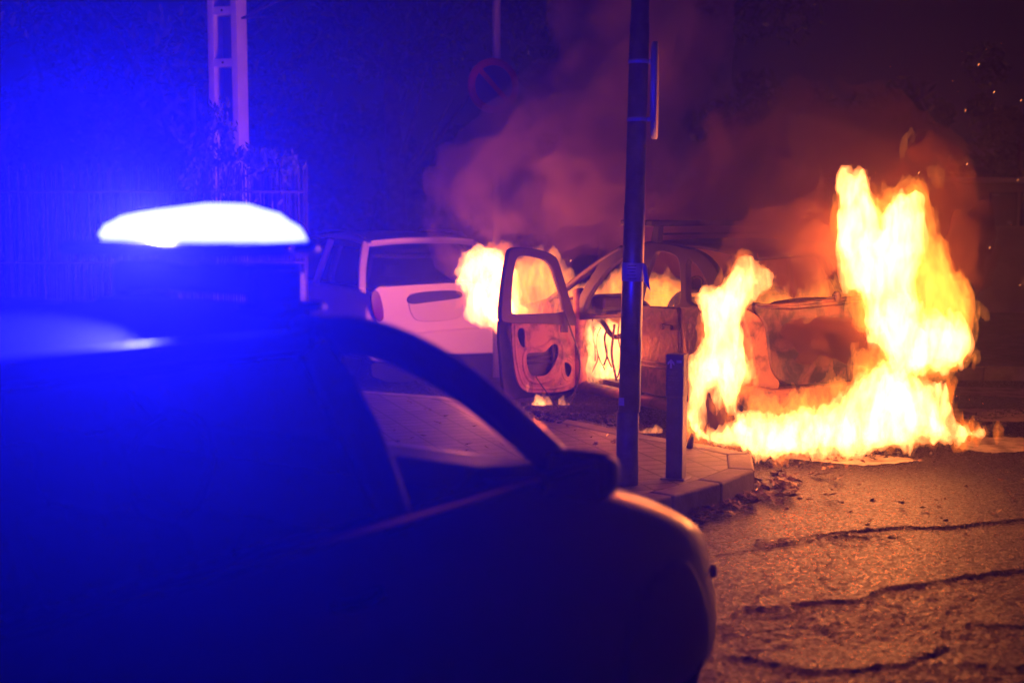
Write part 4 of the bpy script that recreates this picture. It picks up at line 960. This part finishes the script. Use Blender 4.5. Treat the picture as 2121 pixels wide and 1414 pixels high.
ridge([(1066, 668), (1066, 700), (1068, 740), (1076, 780), (1086, 800), (1110, 806), (1170, 802), (1186, 785), (1189, 765), (1186, 745), (1178, 738)], .013)
ridge([(1068, 672), (1100, 670), (1140, 672), (1160, 672)], .010)
ridge([(1163, 745), (1174, 741), (1187, 752), (1189, 768), (1180, 790), (1167, 785), (1162, 765), (1163, 745)], .010)
mb = MB(); c = d2([(1160, 668), (1174, 668), (1174, 688), (1160, 688)], 0); mb.prism([Md @ Vector((a, b, .003)) for a, b in c], dloc(nd)*.012); mb.build('latch_bracket', CHAR, door)
mb = MB()
for pa in ([(1090, 742), (1156, 735)], [(1092, 752), (1152, 748)]): mb.tube([doff(-.05) @ Vector((a, b, 0)) for a, b in d2(pa, 0, -.05)], .012, 8)
mb.tube([doff(-.04) @ Vector((a, b, 0)) for a, b in d2([(1143, 714), (1150, 765)], 0, -.04)], .02, 8); mb.build('impact_bar', SOOT, door, True)
def strip(pts, rr, nm):
    mb = MB(); mb.tube(smooth_line([Md @ Vector((a, b, .05)) for a, b in d2(pts, 0, .05)], 2), rr, 8, flat=(1, .5)); mb.build(nm, SOOT, door, True)
strip([(1168, 643), (1173, 655), (1185, 690), (1196, 720), (1202, 748), (1201, 775), (1193, 805), (1184, 832), (1173, 858)], .014, 'hanging_seal')
strip([(1110, 780), (1128, 806), (1150, 836), (1162, 852), (1172, 860)], .009, 'hanging_cable')
strip([(1207, 828), (1202, 840), (1204, 850)], .006, 'hanging_wire')
# charred wiring hanging in the door opening
rw_ = random.Random(12)
for k in range(9):
    x = 1218+k*9+rw_.uniform(-4, 4); P = [b_side(x, 662+rw_.uniform(0, 20), .76), b_side(x+rw_.uniform(-10, 8), 700, .76), b_side(x+rw_.uniform(-8, 14), 735, .76), b_side(x+rw_.uniform(-10, 10), 740+rw_.uniform(0, 50), .76)]
    mb = MB(); mb.tube(smooth_line(P, 2), rw_.uniform(.004, .011), 6); mb.build('hanging_wire', SOOT, bc, True)
mb = MB(); mb.tube(smooth_line([b_side(x, y, .70) for x, y in [(1208, 668), (1225, 658), (1248, 664), (1262, 690), (1275, 700), (1300, 690)]]), .022, 8); mb.build('dashboard_bar', SOOT, bc, True)
# bits torn off on the ground
def heap(name, pts, n, label, sz=(.02, .06), z=.0, seed=1):
    rnd = random.Random(seed); mb = MB(); P = [gnd(x, y, z) for x, y in pts]
    for i in range(n):
        a = rnd.randrange(len(P)-1) if len(P) > 1 else 0; p = P[a].lerp(P[min(a+1, len(P)-1)], rnd.random())+Vector((rnd.gauss(0, .06), rnd.gauss(0, .08), 0))
        s = rnd.uniform(*sz); q = Matrix.Rotation(rnd.uniform(0, 6), 3, Vector((rnd.random(), rnd.random(), rnd.random()+.1)).normalized())
        vs = bmesh.ops.create_icosphere(mb.bm, subdivisions=1, radius=s)['verts']
        for v in vs: v.co = q @ Vector((v.co.x*rnd.uniform(.4, 1.6), v.co.y*rnd.uniform(.4, 1.2), v.co.z*rnd.uniform(.25, .7))); v.co += p+Vector((0, 0, s*.3))
    o = mb.build(name, DEBRIS); tag(o, label, 'debris', kind='stuff'); return o
heap('charred_debris', [(1060, 842), (1120, 868), (1200, 862), (1290, 880)], 260, 'charred bits on the pavement below the open door', (.006, .03), .14, 2)
heap('charred_debris', [(1330, 905), (1400, 912), (1480, 925), (1560, 945), (1600, 955)], 200, 'charred bits along the kerb by the burning wheel', (.006, .03), .02, 3)
heap('charred_debris', [(1620, 965), (1750, 948), (1850, 945), (1900, 935)], 110, 'charred bits on the white stripe in front of the flames', (.005, .02), .0, 4)
heap('charred_debris', [(1960, 880), (2060, 862), (2120, 850)], 140, 'charred bits scattered on the asphalt right of the flames', (.006, .022), .0, 6)
heap('charred_debris', [(2036, 884), (2060, 885), (2085, 882)], 26, 'row of burnt lumps beside the last small flames at the right', (.02, .042), .02, 7)
st = gnd(1428, 928, .14); mb = MB(); mb.tube([(0, 0, 0), (.01, 0, .05), (.022, 0, .1)], [.022, .02, .014], 7); o = mb.build('burnt_stub', DEBRIS); o.location = st; tag(o, 'small upright burnt stub on the pavement at the foot of the flames', 'debris')
# dry leaves
rnd = random.Random(31); mb = MB()
def leaf(p, s, rot):
    out = []; k = 10
    for i in range(k):
        a = i*2*math.pi/k; r = s*(1 if i % 2 == 0 else .45)*(1.25 if i == 0 else 1); out.append(Vector((math.cos(a)*r, math.sin(a)*r, 0)))
    M3 = Matrix.Rotation(rot, 3, 'Z') @ Matrix.Rotation(rnd.uniform(-.5, .5), 3, 'X') @ Matrix.Rotation(rnd.uniform(-.4, .4), 3, 'Y')
    c = mb.bm.verts.new(p+Vector((0, 0, s*rnd.uniform(.1, .35)+.012))); vs = [mb.bm.verts.new(p+M3 @ v+Vector((0, 0, .02+rnd.uniform(0, .3)*s))) for v in out]
    for i in range(k): mb.bm.faces.new((c, vs[i], vs[(i+1) % k]))
for i in range(170):
    t = rnd.random(); x = 1440+t*200+rnd.gauss(0, 22); y = 1075-t*70+rnd.gauss(0, 13)
    leaf(gnd(x, y), rnd.uniform(.02, .055), rnd.uniform(0, 6))
for i in range(60): leaf(gnd(rnd.uniform(1480, 2110), rnd.uniform(945, 1130)), rnd.uniform(.012, .03), rnd.uniform(0, 6))
for x, y in [(1700, 990), (1735, 1000), (1640, 1035), (1560, 1005), (1720, 1032), (1530, 1030)]: leaf(gnd(x, y), .06, rnd.uniform(0, 6))
for i in range(60):
    p = gnd(rnd.uniform(800, 1300), rnd.uniform(835, 990), .14); leaf(p, rnd.uniform(.012, .03), rnd.uniform(0, 6))
o = mb.build('dry_leaves', DRYLEAF); tag(o, 'dry fallen leaves scattered along the kerb and the road', 'leaves', kind='stuff')
# ================================================================== FIRE AND SMOKE
FL_HOT = flame_mat('flame_hot', 46.0, (1.0, .30, .08), .08)
FL_MID = flame_mat('flame_mid', 6.5, (1.0, .23, .02), .04)
SM_GLOW = flame_mat('smoke_glow', 1.1, (1.0, .10, .006), .0, (2.2, 2.2, 1.3), .32, .72, .02)  # firelight on the brown smoke, put in as a glowing volume
FR_HOT = flame_mat('flame_fringe', 12.0, (1.0, .17, .008), .02)
def grow(pts, f):
    c = Vector((sum(p[0] for p in pts)/len(pts), sum(p[1] for p in pts)/len(pts)))
    return [tuple(c+(Vector(p)-c)*f) for p in pts]
def flame(name, label, pts, D, m, group=None, **k):
    k['amp'] = k['amp']*1.6; k.setdefault('fine', k['amp']*.6); k.setdefault('soft', .13); k.setdefault('lin', True); k['octs'] = max(4, k.get('octs', 4))
    k['off'] = (.025 if k['h'] > .009 else .008) if m is FL_HOT else (.02 if m is FL_MID else 0)
    k['T'] = min(.9*k['T'], .16+.2*k['T']) if m is not SM_GLOW else k['T']; o = gas(name, pts, D, m, **k); tag(o, label, 'flame', group or 'flames of the burning car')
    if m is FL_HOT:
        k2 = dict(k); k2.update(amp=k['amp']*1.7, fine=k['amp']*.9, ridge=0, seed=k.get('seed', 0)+100, T=max(.04, k['T']*.35), soft=.12, lin=True, scale=(k['scale'][0]*1.3, k['scale'][1], k['scale'][2]*1.1))
        c = gas('flame_fringe', grow(pts, 1.06), D-.02, FR_HOT, **k2); c.parent = o; c.location = c.location-o.location
    return o
f1 = flame('flame', 'tall white-hot column of flame over the rear of the burning car',
    [(1746, 385), (1757, 362), (1770, 368), (1783, 358), (1797, 385), (1806, 420), (1811, 455), (1822, 470), (1834, 478), (1832, 450), (1846, 425), (1858, 400), (1876, 407), (1898, 405), (1896, 430), (1906, 440), (1901, 480), (1900, 520), (1892, 560), (1886, 600), (1898, 650), (1915, 655), (1950, 650), (1990, 680), (1995, 715), (1975, 750), (1930, 758), (1900, 770), (1860, 775), (1822, 720), (1800, 665), (1790, 610), (1765, 590), (1752, 545), (1736, 515), (1742, 470), (1752, 430)], 9.75, FL_HOT,
    h=.013, T=.5, amp=.075, scale=(6.5, 6, 2.6), octs=5, warp=.06, ridge=.02, seed=1)
f2 = flame('flame', 'broad carpet of white flame burning on the road along the rear of the car',
    [(1425, 880), (1440, 862), (1470, 905), (1500, 895), (1530, 865), (1590, 868), (1650, 860), (1700, 835), (1745, 838), (1780, 770), (1830, 752), (1900, 790), (1945, 800), (1955, 850), (1975, 880), (2030, 897), (1960, 912), (1800, 928), (1620, 942), (1560, 940), (1500, 918), (1440, 902)], 9.3, FL_HOT,
    h=.012, T=.45, amp=.06, scale=(8, 7, 3), octs=5, warp=.06, ridge=.03, seed=4, zmin=.01)
f3 = flame('flame', 'curling flame rising over the rear wheel of the burning car',
    [(1478, 590), (1510, 578), (1532, 548), (1548, 540), (1560, 556), (1585, 570), (1588, 588), (1566, 604), (1545, 640), (1530, 670), (1548, 720), (1556, 780), (1540, 800), (1530, 840), (1560, 870), (1540, 890), (1500, 850), (1480, 800), (1455, 800), (1440, 850), (1438, 890), (1425, 860), (1440, 800), (1424, 760), (1448, 735), (1462, 690), (1452, 650), (1450, 610)], 9.65, FL_HOT,
    h=.012, T=.34, amp=.055, scale=(8, 7, 3.2), octs=5, warp=.06, ridge=.02, seed=7)
f4 = flame('flame', 'round fireball billowing out left of the open car door',
    [(955, 560), (972, 528), (1005, 518), (1040, 520), (1075, 560), (1085, 640), (1060, 700), (1030, 690), (1005, 672), (975, 645), (957, 600)], 12.45, FL_HOT,
    h=.016, T=.45, amp=.07, scale=(6, 6, 4), octs=4, warp=.06, ridge=.015, seed=11)
f5 = flame('flame', 'wall of yellow flame behind the open door and the windscreen pillars',
    [(1045, 540), (1100, 535), (1150, 520), (1160, 560), (1200, 590), (1240, 580), (1290, 545), (1310, 580), (1310, 680), (1240, 700), (1100, 700), (1050, 700)], 12.75, FL_MID,
    h=.018, T=.9, amp=.11, scale=(6, 6, 2.6), octs=5, warp=.09, ridge=.05, seed=13)
f6 = flame('flame', 'fire inside the cabin between the door pillar and the middle pillar',
    [(1205, 690), (1225, 665), (1260, 660), (1300, 655), (1310, 790), (1250, 800), (1215, 780), (1208, 740)], 12.0, FL_HOT,
    h=.013, T=.12, amp=.06, scale=(9, 8, 4), octs=4, warp=.06, ridge=.05, seed=17)
f7 = flame('flame', 'dim orange fire seen through the rear side windows of the car',
    [(1310, 585), (1340, 560), (1380, 575), (1420, 590), (1470, 600), (1500, 640), (1470, 700), (1320, 700)], 11.6, FL_MID,
    h=.018, T=.6, amp=.09, scale=(7, 6, 3), octs=4, warp=.08, ridge=.05, seed=19)
f8 = flame('flame', 'low orange flames showing above the tailgate of the burning car',
    [(1560, 640), (1580, 600), (1620, 580), (1650, 605), (1690, 560), (1730, 600), (1760, 570), (1780, 640), (1760, 680), (1570, 680)], 11.3, FL_MID,
    h=.018, T=.35, amp=.10, scale=(7, 6, 3), octs=4, warp=.08, ridge=.06, seed=23)
f9 = flame('flame', 'yellow flames curling up the right side of the rear fire',
    [(1890, 560), (1905, 500), (1932, 470), (1945, 520), (1968, 560), (2005, 598), (2016, 650), (2000, 700), (2008, 740), (1950, 765), (1900, 740), (1885, 650)], 9.95, FL_MID,
    h=.013, T=.9, amp=.09, scale=(7, 6, 3), octs=5, warp=.07, ridge=.05, seed=29)
f20 = flame('flame', 'orange veil of flame round the tall column, filling the gap between its two tips',
    [(1732, 470), (1745, 400), (1775, 350), (1815, 400), (1850, 385), (1900, 385), (1925, 440), (1960, 520), (2012, 590), (2022, 660), (2000, 740), (1950, 790), (1850, 800), (1780, 760), (1765, 650), (1735, 560)], 10.05, FL_MID,
    h=.016, T=.5, amp=.085, scale=(6, 6, 2.4), octs=5, warp=.08, ridge=.02, seed=61)
f10 = flame('flame', 'row of small flames on the ground under the open car door',
    [(1062, 842), (1095, 838), (1110, 818), (1135, 822), (1150, 842), (1165, 822), (1180, 845), (1212, 856), (1165, 861), (1110, 856)], 11.3, FL_HOT,
    h=.008, T=.10, amp=.03, scale=(14, 12, 6), octs=4, warp=.03, ridge=.012, seed=31, zmin=.14)
f11 = flame('flame', 'small flame on the ground between the tall pole and the bollard',
    [(1322, 893), (1345, 888), (1358, 878), (1372, 890), (1368, 903), (1345, 906), (1330, 898)], 9.9, FL_HOT, h=.006, T=.05, amp=.02, scale=(18, 16, 8), octs=4, warp=.02, seed=33, zmin=.14)
f12 = flame('flame', 'orange veil of flame across the lower rear panel of the car',
    [(1555, 850), (1575, 810), (1610, 835), (1650, 805), (1690, 815), (1730, 770), (1760, 790), (1780, 720), (1830, 720), (1860, 800), (1800, 890), (1560, 900)], 9.45, FL_MID,
    h=.013, T=.5, amp=.09, scale=(8, 7, 3), octs=5, warp=.07, ridge=.05, seed=37)
f13 = flame('flame', 'detached tongue of red flame above the column, higher and further left', [(1862, 310), (1872, 285), (1885, 272), (1880, 300), (1868, 322)], 10.2, FL_MID, h=.008, T=.04, amp=.03, scale=(12, 10, 5), octs=4, warp=.03, seed=41)
f14 = flame('flame', 'detached tongue of red flame above the column, lower and further right', [(1922, 350), (1940, 345), (1950, 365), (1945, 388), (1930, 380)], 10.2, FL_MID, h=.008, T=.04, amp=.03, scale=(12, 10, 5), octs=4, warp=.03, seed=43)
f15 = flame('flame', 'tiny flame on the road right of the fire', [(2018, 890), (2026, 878), (2032, 888), (2030, 893)], 9.9, FL_HOT, h=.005, T=.03, amp=.012, scale=(20, 20, 10), octs=3, warp=.01, seed=45, zmin=.0)
f16 = flame('flame', 'faint red firelight put as emission into the smoke over the roof of the car left of the column',
    [(1530, 640), (1560, 520), (1620, 430), (1700, 340), (1800, 290), (1900, 270), (2000, 330), (2040, 430), (2050, 560), (1990, 650), (1800, 700), (1600, 680)], 11.9, SM_GLOW, h=.03, T=.6, amp=.24, scale=(2.4, 2.4, 1.5), octs=5, warp=.2, ridge=.02, seed=47, soft=.6, fine=.1, lin=True)
f17 = flame('flame', 'spot of flame licking the lower corner of the open door', [(1090, 800), (1094, 790), (1097, 804), (1092, 812)], 11.45, FL_HOT, h=.005, T=.03, amp=.01, scale=(20, 20, 10), octs=3, warp=.01, seed=49)
f18 = flame('flame', 'flame dripping at the rear corner beside the wheel', [(1562, 782), (1570, 775), (1568, 800), (1560, 800)], 9.8, FL_HOT, h=.006, T=.03, amp=.012, scale=(20, 20, 10), octs=3, warp=.01, seed=51)
# the light the fire gives
for (x, y, D, pw, r) in [(1850, 600, 9.75, 380, .22), (1780, 430, 9.75, 800, .12), (1850, 800, 9.3, 110, .2), (1640, 905, 9.25, 70, .08), (1500, 700, 9.65, 80, .1), (1010, 600, 12.3, 1000, .2), (1180, 640, 12.75, 200, .2), (1262, 730, 11.5, 230, .08), (1400, 640, 11.6, 70, .1), (1140, 845, 11.3, 22, .03), (1680, 600, 11.3, 60, .1)]:
    p = at(x, y, D); l = lamp('fire_light', p, pw*.09, FIRE, r)

# the light the beacon gives
bw = Matrix.Translation((Oc.x, Oc.y, 0)) @ Matrix.Rotation(PH, 4, 'Z')
def beam(loc, aim, power, ang, radius):
    l = bpy.data.lights.new('beacon_beam', 'SPOT'); l.energy = power; l.color = BLUE; l.shadow_soft_size = radius; l.spot_size = R(ang); l.spot_blend = 1.0
    o = bpy.data.objects.new('beacon_beam', l); COL.objects.link(o); o.parent = bar; o.location = loc
    d = Matrix.Rotation(-PH, 3, 'Z') @ Vector(aim); o.rotation_euler = d.to_track_quat('-Z', 'Y').to_euler(); return o
# the lit module throws its beam backwards and to the left of the car
beam((-.155, -.08, bz+.012), (-.12, -.95, -.26), 6000, 92, .025)
beam((.15, -.08, bz+.05), (-.3, .9, .25), 700, 140, .03)
# smoke
SM1 = smoke_mat('smoke', 9, (.6, .42, .5), .1, 1.1)
SM2 = smoke_mat('smoke_brown', 10, (.36, .22, .16), .2, 1.3)
SM3 = smoke_mat('soot_smoke', 16.0, (.16, .08, .05), .0)
def smoke(label, pts, D, m, **k):
    k['lin'] = True; o = gas('smoke', pts, D, m, billow=True, **k); tag(o, label, 'smoke', kind='stuff'); return o
smoke('purple smoke rolling up left of the tall pole', [(940, 540), (912, 470), (905, 400), (935, 330), (990, 280), (1080, 215), (1150, 90), (1210, -80), (1500, -80), (1480, 200), (1420, 420), (1300, 520), (1100, 530)], 13.7, SM1, h=.05, T=.85, round_=.6, amp=.24, scale=(1.7, 1.7, 1.7), octs=4, warp=.2, soft=.6, seed=3)
smoke('brown smoke over the rear of the burning car', [(1340, 520), (1420, 380), (1500, 260), (1640, 180), (1800, 200), (1960, 260), (2080, 330), (2060, 420), (2030, 520), (2010, 580), (1960, 600), (1850, 560), (1700, 600), (1540, 620), (1400, 560)], 12.0, SM2, h=.045, T=.6, round_=.6, amp=.22, scale=(2, 2, 2), octs=4, warp=.18, soft=.5, seed=5)
smoke('dark soot in front of the tailgate', [(1640, 690), (1700, 670), (1760, 680), (1810, 700), (1830, 745), (1780, 760), (1720, 740), (1660, 730)], 9.9, SM3, h=.02, T=.35, round_=.6, amp=.10, scale=(4, 4, 4), octs=4, warp=.1, soft=.2, seed=8)
smoke('red-brown smoke hiding the rear of the burning roof', [(1500, 560), (1530, 500), (1570, 450), (1650, 425), (1730, 440), (1760, 520), (1740, 580), (1640, 600), (1550, 600)], 10.25, SM2, h=.03, T=.4, round_=.6, amp=.14, scale=(3, 3, 3), octs=4, warp=.1, soft=.3, seed=21)
smoke('brown soot billow at the right edge of the flames', [(1990, 440), (2040, 420), (2050, 480), (2030, 560), (2015, 590), (1985, 570), (1960, 500)], 10.0, SM3, h=.02, T=.2, round_=.6, amp=.07, scale=(4, 4, 4), octs=4, warp=.08, soft=.2, seed=9)
smoke('dark soot round the rear wheel of the burning car', [(1460, 830), (1480, 805), (1500, 830), (1530, 870), (1528, 905), (1490, 920), (1460, 905), (1452, 870)], 9.75, SM3, h=.02, T=.08, round_=.6, amp=.05, scale=(5, 5, 5), octs=4, warp=.08, soft=.15, seed=12)
# sparks
rnd = random.Random(77); mb = MB()
for i in range(22):
    x = rnd.gauss(1960, 90); y = rnd.uniform(60, 600)
    if i > 11: x = rnd.gauss(2000, 18); y = rnd.uniform(690, 840)
    p = at(x, y, rnd.uniform(9.2, 11)); s = rnd.uniform(.0008, .0016); d = Vector((rnd.gauss(0, .5), 0, 1)).normalized()*s*rnd.uniform(1, 4)
    mb.tube([p-d, p+d], s*.8, 4)
for (x, y) in [(2027, 134), (2059, 191), (2115, 208), (2000, 229), (2003, 340), (1903, 358), (2108, 373), (2050, 513), (1182, 540), (1567, 1013), (1258, 900)]:
    p = at(x, y, 9.5 if y < 900 else 8.3); mb.tube([p-Vector((.004, 0, .006)), p+Vector((.004, 0, .006))], .0014, 5)
o = mb.build('sparks', EMBER); tag(o, 'glowing sparks drifting up around the flames', 'sparks', kind='stuff')
# haze, added to stand in for the lens glare of the beacon
mb = MB(); mb.box((0, 35, 6), (100, 90, 14.2)); hz = mb.build('haze', smoke_mat('glare_haze', .005, (.8, .8, .8), .76)); tag(hz, 'thin smoky night air over the whole street', 'haze', kind='stuff')
